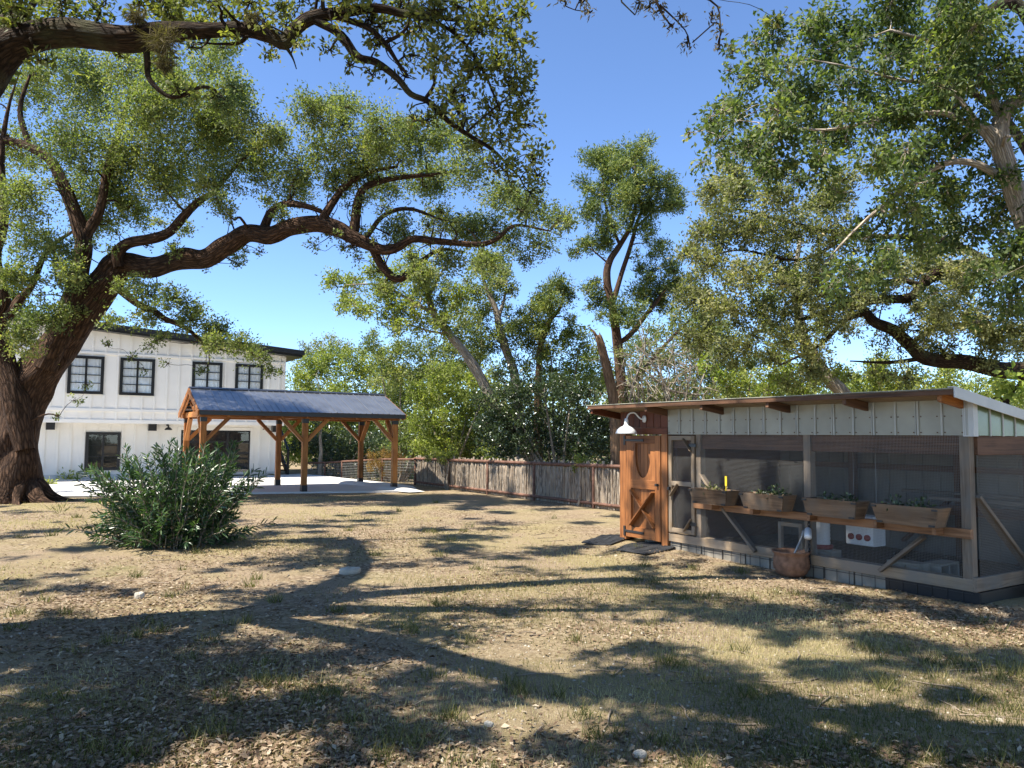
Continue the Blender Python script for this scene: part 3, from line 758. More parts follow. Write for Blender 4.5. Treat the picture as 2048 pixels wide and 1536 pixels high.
# corner flashing, side sheeting
cbox('corner_flashing', M['rooftrim'], -.058, .04, -.026, -.0185, SB - .01, rz(0) - .01, grain='z', c=0)
cbox('corner_flashing', M['rooftrim'], -.066, -.058, -.026, .06, SB - .01, rz(0) - .01, grain='z', c=0)
d = .06; k = 0
while d < CD - .05:
    e = min(d + .26, CD); zt_ = rz(e) - .05
    sp = prism('side_panel', M['poly'], coop, [cp(-.052, d + .014, SB), cp(-.052, e - .014, SB), cp(-.052, e - .014, max(SB + .01, rz(e) - .04)), cp(-.052, d + .014, max(SB + .02, rz(d) - .04))], fdir * .006)
    cbox('sheet_rib', M['rib'], -.064, -.048, e - .013, e + .013, SB - .005, max(SB + .01, rz(e) - .045), parent=sp, grain='z', c=.004)
    d = e; k += 1
# roof
rt0, rt1 = -.12, CL + .30
def rprism(name, mat, t0, t1, d0, d1, zo0, zo1, parent=coop):
    return prism(name, mat, parent, [cp(t0, d0, rz(d0) + zo0), cp(t0, d1, rz(d1) + zo0), cp(t0, d1, rz(d1) + zo1), cp(t0, d0, rz(d0) + zo1)], fdir * (t1 - t0))
nrp = 7
for k in range(nrp):
    a = rt0 + (rt1 - rt0) * k / nrp; b = rt0 + (rt1 - rt0) * (k + 1) / nrp
    rprism('roof_sheet', M['sheet'], a, b + .02, -.47, CD + .3, .012 + .002 * (k % 2), .020 + .002 * (k % 2))
rprism('roof_deck', M['palewood'], rt0 + .01, rt1 - .01, -.45, CD + .28, -.006, .010)
fb = beam('fascia_board', M['brownwood'], coop, cp(rt0 + .01, -.45, rz(-.45) - .02), cp(rt1, -.45, rz(-.45) - .02), .022, .05)
rprism('rake_trim', M['rooftrim'], rt0 - .012, rt0 + .002, -.48, CD + .3, -.075, .034)
rprism('rake_trim', M['rooftrim'], rt0 + .003, rt0 + .06, -.48, CD + .3, .0235, .034)
for px, py in ((1335, 845), (1447, 825), (1580, 818), (1735, 812), (1925, 800)):
    t = ct(px, py)[0]
    rf = beam('rafter', M['brownwood'] if t > .3 else M['cedar'], coop, cp(t, -.43, rz(-.43) - .055), cp(t, CD, rz(CD) - .055), .045, .095)
tl_ = CL + .22; beam('rafter', M['redwood'], coop, cp(tl_, -.43, rz(-.43) - .06), cp(tl_, CD, rz(CD) - .06), .045, .10)
# back wall, seen from inside
nb = 18; wb = (tdj + .1) / nb
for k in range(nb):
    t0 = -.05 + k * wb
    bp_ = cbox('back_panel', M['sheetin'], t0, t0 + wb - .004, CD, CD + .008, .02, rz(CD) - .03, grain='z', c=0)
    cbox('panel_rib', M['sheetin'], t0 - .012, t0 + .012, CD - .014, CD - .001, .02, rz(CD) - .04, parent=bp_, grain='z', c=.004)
cbox('back_rail', M['brownwood'], -.03, tdj, CD - .06, CD - .016, 1.22, 1.30)
cbox('back_rail', M['brownwood'], -.03, tdj, CD - .07, CD - .016, 1.50, 1.62)
for t in (1.35, 2.9): cbox('back_post', M['brownwood'], t - .05, t + .05, CD - .17, CD - .075, 0, rz(CD) - .1, grain='z')
beam('back_brace', M['brownwood'], coop, cp(1.45, CD - .2, .85), cp(2.1, CD - .2, .25), .04, .09, up=sdir)
beam('back_brace', M['brownwood'], coop, cp(.75, CD - .1, .05), cp(-.25, CD - .1, .75), .04, .09, up=sdir)
cbox('rear_corner_post', M['brownwood'], -.02, .08, CD - .1, CD - .02, 0, rz(CD) - .1, grain='z')
# inside: roosts
cbox('roost_bar', M['greywood'], -.03, 1.3, 1.55, 1.60, .90, .94); cbox('roost_bar', M['greywood'], -.03, 1.9, 1.95, 2.05, .95, .985)
cbox('roost_bar', M['brownwood'], -.03, 1.25, 1.72, 1.77, .72, .84)
cbox('dirt_floor', M['dirt'], .02, tdj, .14, CD - .02, -.05, .10, c=0)
# side diagonal brace
beam('side_brace', M['greywood'], coop, cp(-.0, .10, 1.08), cp(-.0, 1.15, .27), .04, .10, up=fdir)
cbox('side_post', M['brownwood'], -.03, .05, 1.2, 1.28, SILL1, 1.5, grain='z')
# partition wall
cbox('partition', M['plywood'], tdj - .03, tdj - .005, .14, CD - .02, .02, 1.95, grain='d', c=0)
# mesh screens
def mesh_screen(p0, ax, Lx, z0, z1, outn, parent, step=.0165, w=.0011, nm='mesh_screen'):
    bx = []; ax = Vector(ax); outn = Vector(outn)
    for k in range(int(Lx / step) + 1): bx.append((p0 + ax * (k * step) + Zv * ((z0 + z1) / 2), ax, outn, Zv, (w, w, z1 - z0)))
    for k in range(int((z1 - z0) / step) + 1): bx.append((p0 + ax * (Lx / 2) + Zv * (z0 + k * step), ax, outn, Zv, (Lx, w, w)))
    return join_boxes(nm, M['wire'], parent, bx, p0)
mesh_screen(cp(.1, .005, 0), fdir, tp1 - .15, SILL1, SB, sdir, coop)
mesh_screen(cp(tp1 + .05, .005, 0), fdir, tp2 - tp1 - .095, SILL1, SB, sdir, coop)
mesh_screen(cp(-.02, .1, 0), sdir, CD - .12, SILL1 + .02, 1.5, fdir, coop)
# shelf beam with diagonal brackets
shz0, shz1 = .66, .755
cbox('shelf_beam', M['shelfwood'], -.02, tp2 + .04, -.06, -.004, shz0, shz1)
for (a, b) in (((1448, 1016), (1513, 1103)), ((1848, 1072), (1762, 1141))):
    t0, z0 = ct(*a, -.02); t1, z1 = ct(*b, -.02)
    beam('diagonal_brace', M['greywood'], coop, cp(t0, -.028, z0 - .01), cp(t1, -.028, z1), .04, .085, up=sdir)
t0, z0 = ct(1400, 950); beam('diagonal_brace', M['palewood'], coop, cp(tp2 - .02, .03, z0 + .02), cp(tp2 - .3, .03, z0 - .30), .03, .08, up=sdir)
for k, t in enumerate((.25, .9, 1.75, 2.6, 3.3)):
    cbox('shelf_bracket', M['shelfwood'], t, t + .04, -.20, -.061, shz1 - .075, shz1 - .002, grain='d')
# mesh door
md0, md1 = tp2 + .05, tdj - .02
mdoor = thing_part('mesh_door', coop, cp(md0, -.01, .3))
fw = .065
for a in (md0, md1 - fw): cbox('stile', M['palewood'], a, a + fw, -.03, .01, .27, SB - .02, parent=mdoor, grain='z')
for z in (.27, .95, SB - .02 - fw): cbox('rail', M['palewood'], md0 + fw, md1 - fw, -.029, .009, z, z + fw, parent=mdoor)
for (a, b, z0, z1) in ((md0 + .05, md0 + .2, SB - .24, SB - .06), (md1 - .05, md1 - .2, .80, .98), (md0 + .05, md0 + .2, .50, .31)):
    beam('corner_gusset', M['palewood'], mdoor, cp(a, -.036, z0), cp(b, -.036, z1), .012, .07, up=sdir)
mesh_screen(cp(md0 + fw, .0, 0), fdir, md1 - md0 - 2 * fw, .33, SB - .08, sdir, mdoor)
for z in (.40, 1.52): cbox('hinge', M['blackmetal'], md0 - .04, md0 + .10, -.038, -.0305, z, z + .05, parent=mdoor)
cbox('knob', M['blackmetal'], md1 - .05, md1 - .015, -.07, -.03, .88, .93, parent=mdoor)
# storage bay: red brown siding, jambs and the X door
dl, dr = ct(1256, 1000)[0], ct(1325, 1000)[0]     # dl is the larger t (left in view)
DT = 1.68; DB = .10
cbox('door_jamb', M['doorwood'], tdj + .0, dr - .012, -.035, .05, .05, DT + .02, grain='z')
cbox('door_jamb', M['doorwood'], dl + .012, CL, -.035, .05, .05, DT + .02, grain='z')
cbox('door_header', M['redwood'], tdj, CL, -.036, .05, DT + .022, DT + .12)
nplk = 7
for k in range(nplk):
    a = tdj + (CL - tdj) * k / nplk; b = tdj + (CL - tdj) * (k + 1) / nplk
    cbox('plank', M['redwood'], a + .003, b - .003, -.02 + .002 * (k % 2), .02, DT + .122, rz(0) - .02, grain='z', c=.006)
cbox('left_wall', M['redwood'], CL - .02, CL, .052, CD, .03, rz(CD) - .05, grain='d', c=0)
cbox('right_wall', M['redwood'], tdj - .002, tdj + .018, .052, CD - .01, .03, 1.7, grain='d', c=0)
cbox('rear_wall', M['redwood'], tdj + .02, CL - .022, CD - .02, CD, .03, rz(CD) - .05, grain='z', c=0)
xd = thing_part('wooden_door', coop, cp((dl + dr) / 2, -.02, DB))
def xb(name, a, b, z0, z1, d0=-.045, d1=-.012, g='z', mat=None): return cbox(name, mat or M['doorwood'], a, b, d0, d1, z0, z1, parent=xd, grain=g)
dw = dl - dr
for k in range(5): xb('door_plank', dr + dw * k / 5 + .002, dr + dw * (k + 1) / 5 - .002, DB, DT, -.012, .012)
sw = .12
xb('stile', dr, dr + sw, DB, DT); xb('stile', dl - sw, dl, DB, DT)
zm0, zm1 = .86, 1.0
for (z0, z1) in ((DB, DB + .16), (zm0, zm1), (DT - .12, DT)): xb('rail', dr + sw, dl - sw, z0, z1, -.044, -.012, 't')
beam('cross_board', M['doorwood'], xd, cp(dl - sw - .01, -.047, DB + .19), cp(dr + sw + .01, -.047, zm0 - .03), .022, .125, up=sdir)
beam('cross_board', M['doorwood'], xd, cp(dl - sw - .01, -.024, zm0 - .03), cp(dr + sw + .01, -.024, DB + .19), .022, .125, up=sdir)
# U shaped trim above the middle rail
tc_ = (dl + dr) / 2; a_ = (dw - 2 * sw) / 2 - .10; zc = 1.38; b_ = zc - zm1 - .03
for sg, ed in ((-1, dr + sw), (1, dl - sw)):
    out = [(ed, DT - .12), (tc_ + sg * a_, DT - .12)]
    for k in range(13):
        an = math.pi / 2 * k / 12; out.append((tc_ + sg * a_ * math.cos(an), zc - b_ * math.sin(an)))
    out += [(tc_, zm1), (ed, zm1)]
    prism('arch_trim', M['doorwood'], xd, [cp(t, -.040, z) for t, z in out], sdir * .026, Zv)
for z in (DB + .07, DT - .09):
    cbox('strap_hinge', M['blackmetal'], dl - .42, dl + .02, -.056, -.046, z, z + .035, parent=xd)
    cbox('hinge_plate', M['blackmetal'], dl + .015, dl + .055, -.05, -.036, z - .06, z + .09, parent=xd)
cbox('latch', M['blackmetal'], dr + .04, dr + .07, -.085, -.046, .92, .96, parent=xd)
cbox('latch_plate', M['blackmetal'], dr + .02, dr + .12, -.052, -.0455, .93, .95, parent=xd)
# white barn lamp above the door
lt, lz = ct(1290, 838, -.02)
barn_lamp('barn_lamp', 'white enamel gooseneck barn lamp above the wooden coop door', cp(lt, -.022, lz - .0), (-sdir * .92 + fdir * .38).normalized(), .165, M['enamel'], .2, .30)

# things on, in and by the coop -------------------------------------
def planter(label, xl, xr, yl, plants, seed):
    t1, z1 = ct(xl, yl, -.20); t0, _ = ct(xr, yl, -.20)
    zb = shz1; zt = zb + .205; L = t1 - t0; cm = (t0 + t1) / 2; r = random.Random(seed)
    th = thing('planter_box', label, 'planter', cp(cm, -.17, zb), 'wooden planter boxes on the coop shelf')
    dm = -.18; wt, wb_ = .27, .19; lt_, lb = L, L - .10
    def q(t, d, z): return cp(cm + t, dm + d, z)
    for sg in (-1, 1):
        prism('long_side', M['planterwood'], th, [q(-lb / 2, sg * wb_ / 2, zb), q(lb / 2, sg * wb_ / 2, zb), q(lt_ / 2, sg * wt / 2, zt), q(-lt_ / 2, sg * wt / 2, zt)], sdir * (-sg * .022), fdir)
        prism('end_board', M['planterwood'], th, [q(sg * (lb / 2 - .002), -wb_ / 2 + .023, zb), q(sg * (lb / 2 - .002), wb_ / 2 - .023, zb), q(sg * (lt_ / 2 - .002), wt / 2 - .023, zt - .003), q(sg * (lt_ / 2 - .002), -wt / 2 + .023, zt - .003)], fdir * (-sg * .022), sdir)
    prism('bottom_board', M['planterwood'], th, [q(-lb / 2 + .02, -wb_ / 2 + .02, zb + .002), q(lb / 2 - .02, -wb_ / 2 + .02, zb + .002), q(lb / 2 - .02, wb_ / 2 - .02, zb + .002), q(-lb / 2 + .02, wb_ / 2 - .02, zb + .002)], Zv * .015)
    prism('soil', M['soil'], th, [q(-lt_ / 2 + .025, -wt / 2 + .03, zt - .05), q(lt_ / 2 - .025, -wt / 2 + .03, zt - .05), q(lt_ / 2 - .025, wt / 2 - .03, zt - .05), q(-lt_ / 2 + .025, wt / 2 - .03, zt - .05)], Zv * .02)
    for sg in (-1, 1):
        for z, l_ in ((zt - .03, lt_), (zb + .01, lb)):
            box('corner_bracket', M['blackmetal'], th, q(sg * (l_ / 2 - .03), -(wt if z > zb + .1 else wb_ + .02) / 2 - .001, z + .006), fdir, sdir, Zv, (.06, .012, .02), .002)
    for (f, sz, nl, lab, mt) in plants:
        c = q(-L * f, 0, zt - .035); pl = []; n_ = nl
        ax = unit(rng.normal(size=(n_, 3)) * np.array([1, 1, .6]) + np.array([0, 0, .6])); pos = np.array(c) + ax * rng.uniform(.15, 1, (n_, 1)) * sz
        pos[:, 2] = np.maximum(pos[:, 2], c.z - .005)
        V, Q = leaf_quads(pos, unit(ax + rng.normal(size=(n_, 3)) * .5), rng.uniform(.03, .06, n_), rng.uniform(.016, .03, n_))
        th2 = thing('potted_plant', lab, 'plant', c, 'small plants in the coop planters')
        quads('foliage', V - np.array(c), Q, M[mt], th2, tuple(c), tint=np.repeat(rng.uniform(0, 1, n_), 4), kind='stuff')
        T = Tubes()
        for _ in range(7):
            k = rng.integers(n_); T.add([tuple(c - Zv * .02), tuple((np.array(c) + pos[k]) / 2 + rng.normal(size=3) * .01), tuple(pos[k])], [.006, .005, .003], 4)
        T.build('stems', M['twig'], th2, tuple(c))
    return q, zt
q1, z1 = planter('short weathered planter box with a yellow stake, next to the coop mesh door', 1389, 1464, 984, [(-.1, .13, 70, 'small pale leafy plant in the planter with the yellow stake', 'l_grey'), (.22, .08, 30, 'wilted brown little plant beside the yellow stake', 'l_moss')], 1)
stake = thing('plant_stake', 'yellow plastic plant marker standing in the first planter', 'plant marker', q1(-.2, .02, z1 - .03))
box('marker_blade', M['yellow'], stake, q1(-.2, .02, z1 + .12), Zv, fdir, Zv.cross(fdir), (.13, .035, .006), 0)
box('marker_stem', M['yellow'], stake, q1(-.2, .02, z1 + .01), Zv, fdir, Zv.cross(fdir), (.12, .01, .008), 0)
planter('weathered planter box with two leafy green plants, second along from the mesh door', 1490, 1578, 993, [(-.18, .10, 60, 'small green plant at the door end of the second planter', 'l_dark'), (.22, .16, 170, 'fullest bushy green plant in the second planter', 'l_dark')], 2)
planter('streaked planter box, third along from the mesh door, past the middle post', 1616, 1724, 1004, [(-.15, .11, 80, 'dark round leafed plant at the door end of the third planter', 'l_dark'), (.25, .12, 80, 'reddish stemmed plant at the far end of the third planter', 'l_dark')], 3)
planter('longest brown planter box, fourth from the mesh door and beside the corner post', 1754, 1887, 1014, [(-.2, .14, 90, 'spindly plant at the middle post end of the fourth planter', 'l_dark'), (.17, .13, 100, 'dark leafy plant in the fourth planter near the corner post', 'l_dark')], 4)

def lathe(name, mat, parent, ctr, prof, K=32, wob=0.0):
    ctr = Vector(ctr); V = []; Fc = []
    for (r, h) in prof:
        for k in range(K):
            an = 2 * math.pi * k / K; rr = r * (1 + wob * math.sin(3 * an + h * 9)); V.append(ctr + Vector((rr * math.cos(an), rr * math.sin(an), h)))
    for i in range(len(prof) - 1):
        for k in range(K): Fc.append((i * K + k, i * K + (k + 1) % K, (i + 1) * K + (k + 1) % K, (i + 1) * K + k))
    return mesh_obj(name, V, Fc, mat, parent, ctr, smooth=True)
pc = onz(1583, 1150, 0.0); pc.z = gzf(pc.x, pc.y) - .005
pot = thing('cauldron_pot', 'round rust brown cauldron pot with wide rim on the ground by the coop', 'pot', pc)
lathe('pot_body', M['terra'], pot, pc, [(.001, .0), (.10, .0), (.14, .012), (.178, .045), (.203, .10), (.212, .15), (.208, .20), (.198, .245), (.200, .268), (.224, .290), (.232, .305), (.222, .310), (.19, .285), (.186, .20), (.17, .08), (.1, .05), (.001, .05)], 40)
for zz in (.10, .125, .15):
    bx = []
    for k in range(44):
        an = 2 * math.pi * k / 44; rr = (.205, .209, .211)[int(round((zz - .10) / .025))]
        bx.append((pc + Vector((rr * math.cos(an), rr * math.sin(an), zz)), Vector((-math.sin(an), math.cos(an), 0)), Vector((math.cos(an), math.sin(an), 0)), Zv, (.016, .008, .010)))
    join_boxes('stud_band', M['terra'], pot, bx)
tpost = tp1
pb = pc + Vector((-.03, .02, .10)); pt = cp(*(lambda a: (a[0], -.05, a[1]))(ct(1609, 1062, -.05)))
T = Tubes(); T.add([tuple(pb), tuple((pb + pt) / 2), tuple(pt)], [.013, .013, .013], 10); T.add([tuple(pt - (pt - pb).normalized() * .06), tuple(pt)], [.022, .024], 10)
po_ = T.build('leaning_pipe', M['steel'], None, tuple(pb)); tag(po_, 'grey metal pipe standing in the cauldron pot and leaning on the coop post', 'pipe')
hb = cp(tpost - .045, -.06, .56)
bk = thing('hanging_cup', 'white enamel cup hanging on the coop post above the cauldron pot', 'cup', hb)
ax = (fdir * -.35 + Zv * -.5 - sdir * .5).normalized()
T = Tubes(); c0 = hb; T.add([tuple(c0), tuple(c0 + ax * .005), tuple(c0 + ax * .13), tuple(c0 + ax * .135)], [.015, .038, .045, .045], 18); T.build('cup_body', M['enamel'], bk, tuple(c0))
ch = thing('black_chain', 'black link chain hanging down the coop post behind the cauldron pot', 'chain', cp(tpost + .02, -.03, .1))
for k in range(13):
    z = .12 + k * .045; T = Tubes(); c0 = cp(tpost - .035, -.028, z); sdv = fdir if k % 2 else sdir
    an = np.linspace(0, 2 * np.pi, 13); pts = [tuple(c0 + sdv * (.016 * math.cos(a)) + Zv * (.032 * math.sin(a))) for a in an]
    T.add(pts, [.006] * 13, 5, cap=False); T.build('chain_link', M['blackmetal'], ch, tuple(c0))
# pop door frame behind the pot
fr = thing('pop_door_frame', 'small pale wooden door frame low behind the mesh near the cauldron pot', 'door frame', cp(tp1 + .3, .06, .1))
a, b, z0, z1 = tp1 + .12, tp1 + .48, .12, .60
for x in (a, b - .05): cbox('jamb', M['palewood'], x, x + .05, .04, .09, z0, z1, parent=fr, grain='z')
cbox('head', M['palewood'], a + .05, b - .05, .041, .089, z1 - .05, z1, parent=fr)
# white feeder column on a block
fc = cp(*(lambda q: (q[0], .35, 0))(ct(1645, 1080, .35)))
def cinder(label, ctr, ax, holes=True, group='cinder blocks on the coop floor'):
    ax = Vector(ax); ay = Zv.cross(ax); t = thing('cinder_block', label, 'block', ctr, group); c = Vector(ctr)
    for h, s in ((.0, (.39, .03)), (.0, (.39, .03))): pass
    for sg in (-1, 1): box('shell', M['block'], t, c + ay * (sg * .08) * 0 + Zv * (.015 if sg < 0 else .175), ax, ay, Zv, (.39, .19, .03), .004)
    for k in (-1, 0, 1): box('web', M['block'], t, c + ax * (k * .18) + Zv * .095, ax, ay, Zv, (.03, .188, .13), .003)
    box('core', M['block'], t, c + ay * .06 + Zv * .095, ax, ay, Zv, (.33, .03, .13), .003)
    return t
DIRTZ = .10
f0 = Vector((fc.x, fc.y, DIRTZ))
cinder('cinder block carrying the white feeder inside the coop', f0, fdir)
fd_ = thing('poultry_feeder', 'tall white ribbed poultry feeder on a red base inside the coop', 'feeder', f0 + Zv * .19)
lathe('feeder_base', M['redp'], fd_, f0 + Zv * .19, [(.001, 0), (.12, 0), (.125, .05), (.09, .055)], 24)
pr = [(.088, .05)]
for k in range(9): pr += [(.09, .055 + k * .05), (.094, .08 + k * .05), (.089, .10 + k * .05)]
lathe('feeder_tube', M['whitep'], fd_, f0 + Zv * .19, pr + [(.001, .52)], 24)
# white box with three red ports
t0_, zz0 = ct(1747, 1102, .55); t1_, zz1 = ct(1692, 1060, .55)
fb_ = thing('port_feeder', 'white box feeder with three round dark red ports hanging inside the coop', 'feeder', cp((t0_ + t1_) / 2, .55, .36))
zlo, zhi = .36, .72
cbox('feeder_box', M['whitep'], t0_, t1_, .55, .80, zlo, zhi, parent=fb_, c=.01)
for k in range(3):
    t = t0_ + (t1_ - t0_) * (.2 + .3 * k); c0 = cp(t, .55, zlo + .10); T = Tubes()
    T.add([tuple(c0 + sdir * .01), tuple(c0 - sdir * .02), tuple(c0 - sdir * .022)], [.038, .038, .03], 18); T.build('port', M['redp'], fb_, tuple(c0))
for sg in (t0_ + .03, t1_ - .03): beam('hanger', M['steel'], fb_, cp(sg, .68, zhi - .01), cp(sg, .68, rz(.68) - .05), .006, .006, up=fdir)
tb, _ = ct(1810, 1150, .25)
cinder('cinder block lying on the coop floor behind the sill near the diagonal brace', cp(tb, .32, DIRTZ), fdir)
tb2, _ = ct(1866, 1148, .45); cinder('cinder block set beside the black water tub in the coop', cp(tb2, .62, DIRTZ), sdir)
tb3, _ = ct(1835, 1110, 1.0); tc3 = cp(tb3, 1.05, DIRTZ)
tub = lathe('water_tub', M['plastic'], None, tc3, [(.001, .0), (.24, 0), (.28, .16), (.29, .165), (.27, .15), (.22, .03), (.001, .03)], 28); tag(tub, 'round black water tub on the coop floor', 'tub')
# leaning board stack at the right end
ls = thing('leaning_pallet', 'weathered plank panel leaning on the end of the coop', 'pallet', cp(-.22, .95, 0))
lb_ = cp(-.30, .92, .0); lax = (sdir * .9 + fdir * -.1).normalized(); lup = (Zv + fdir * .14).normalized()
for k in range(6):
    box('slat', M['planterwood'], ls, lb_ + lax * .55 + lup * (.09 + .115 * k) - lax.cross(lup) * 0, lax, lup.cross(lax), lup, (1.1, .025, .10))
for k in (0.03, .55, 1.05): box('batten', M['greywood'], ls, lb_ + lax * k + lup * .36 + lup.cross(lax) * .0265, lup, lax, lup.cross(lax), (.72, .06, .028))
# rubber mats and stones by the door
def mat_(label, pts, seed):
    c = sum((onz(*p) for p in pts), Vector()) / 4; q = [onz(*p) for p in pts]; V = []; Fc = []; K = 12
    for i in range(K + 1):
        for j in range(K + 1):
            a, b = i / K, j / K; p = (q[0] * (1 - a) + q[1] * a) * (1 - b) + (q[3] * (1 - a) + q[2] * a) * b
            wav = .018 * math.sin(a * 5 + seed) * math.sin(b * 4 + 1 + seed) + .012
            V.append(Vector((p.x, p.y, gzf(p.x, p.y) + .02 + wav)))
    n1 = len(V); V += [v - Zv * .014 for v in V]
    for i in range(K):
        for j in range(K): k = i * (K + 1) + j; Fc.append((k, k + 1, k + K + 2, k + K + 1)); Fc.append((n1 + k, n1 + k + K + 1, n1 + k + K + 2, n1 + k + 1))
    bd = [i * (K + 1) for i in range(K + 1)]; ring = [j for j in range(K)] + [i * (K + 1) + K for i in range(K)] + [K * (K + 1) + K - j for j in range(K)] + [(K - i) * (K + 1) for i in range(K)]
    for a, b in zip(ring, ring[1:] + ring[:1]): Fc.append((a, b, n1 + b, n1 + a))
    o = thing('rubber_mat', label, 'mat', c, 'black rubber mats by the coop door')
    mesh_obj('mat_sheet', V, Fc, M['rubber'], o, c, smooth=False)
    bx = []
    for i in range(1, 15):
        a = i / 15; p0 = q[0].lerp(q[1], a); p1 = q[3].lerp(q[2], a); mid = (p0 + p1) / 2; dv = (p1 - p0); L_ = dv.length; dv.normalize()
        for s_ in range(4):
            pm = p0.lerp(p1, (s_ + .5) / 4); b = (s_ + .5) / 4; wav = .018 * math.sin(a * 5 + seed) * math.sin(b * 4 + 1 + seed) + .012
            bx.append((Vector((pm.x, pm.y, gzf(pm.x, pm.y) + .023 + wav)), dv, Zv.cross(dv), Zv, (L_ / 4, .018, .008)))
    join_boxes('mat_ribs', M['rubber'], o, bx)
mat_('black rubber mat lying just in front of the wooden coop door', [(1163, 1090), (1205, 1073), (1275, 1077), (1222, 1093)], 1)
mat_('black rubber mat lying in front of the coop mesh door', [(1232, 1104), (1288, 1088), (1368, 1098), (1290, 1113)], 3)
def rock(name, label, p, sx, sy, sz, seed, group=None):
    r = np.random.default_rng(seed); V = []; Fc = []; A, B = 12, 8; p = Vector(p)
    for i in range(B + 1):
        ph = math.pi * i / B - math.pi / 2
        for k in range(A):
            an = 2 * math.pi * k / A; k_ = .82 + .36 * float(vnoise(np.array([math.cos(an) * 1.7 + seed * 3.1 + 20]), np.array([math.sin(an) * 1.7 + ph * 1.3 + 20]), seed)[0])
            ce = math.copysign(abs(math.cos(ph)) ** .6, math.cos(ph)); se = math.copysign(abs(math.sin(ph)) ** .7, math.sin(ph))
            V.append(p + Vector((math.cos(an) * ce * sx * k_, math.sin(an) * ce * sy * k_, se * sz * k_ + sz * .55)))
    for i in range(B):
        for k in range(A): Fc.append((i * A + k, i * A + (k + 1) % A, (i + 1) * A + (k + 1) % A, (i + 1) * A + k))
    o = mesh_obj(name, V, Fc, M['rock'], None, p); return tag(o, label, 'rock', group)
def gpt(px, py):
    p = onz(px, py, 0); p.z = gzf(p.x, p.y); return p
rock('limestone_rock', 'pale flat limestone rock lying alone in the middle of the yard', gpt(700, 1150), .125, .09, .045, 3)
rock('limestone_rock', 'small pointed tan rock lying in leaf litter in front of the oleander', gpt(278, 1198), .05, .04, .04, 5)
rock('limestone_rock', 'white angular stone in the shaded grass nearest the camera', gpt(1280, 1520), .033, .03, .022, 8)
rock('limestone_rock', 'small white stone beside a grass tuft in the shaded foreground', gpt(977, 1459), .03, .022, .016, 9)
rock('limestone_rock', 'pale stepping stone at the foot of the coop door', gpt(1345 - 100, 1075), .10, .07, .03, 12)
rock('limestone_rock', 'white stone against the wooden coop door jamb', gpt(1305, 1086), .12, .06, .03, 14)

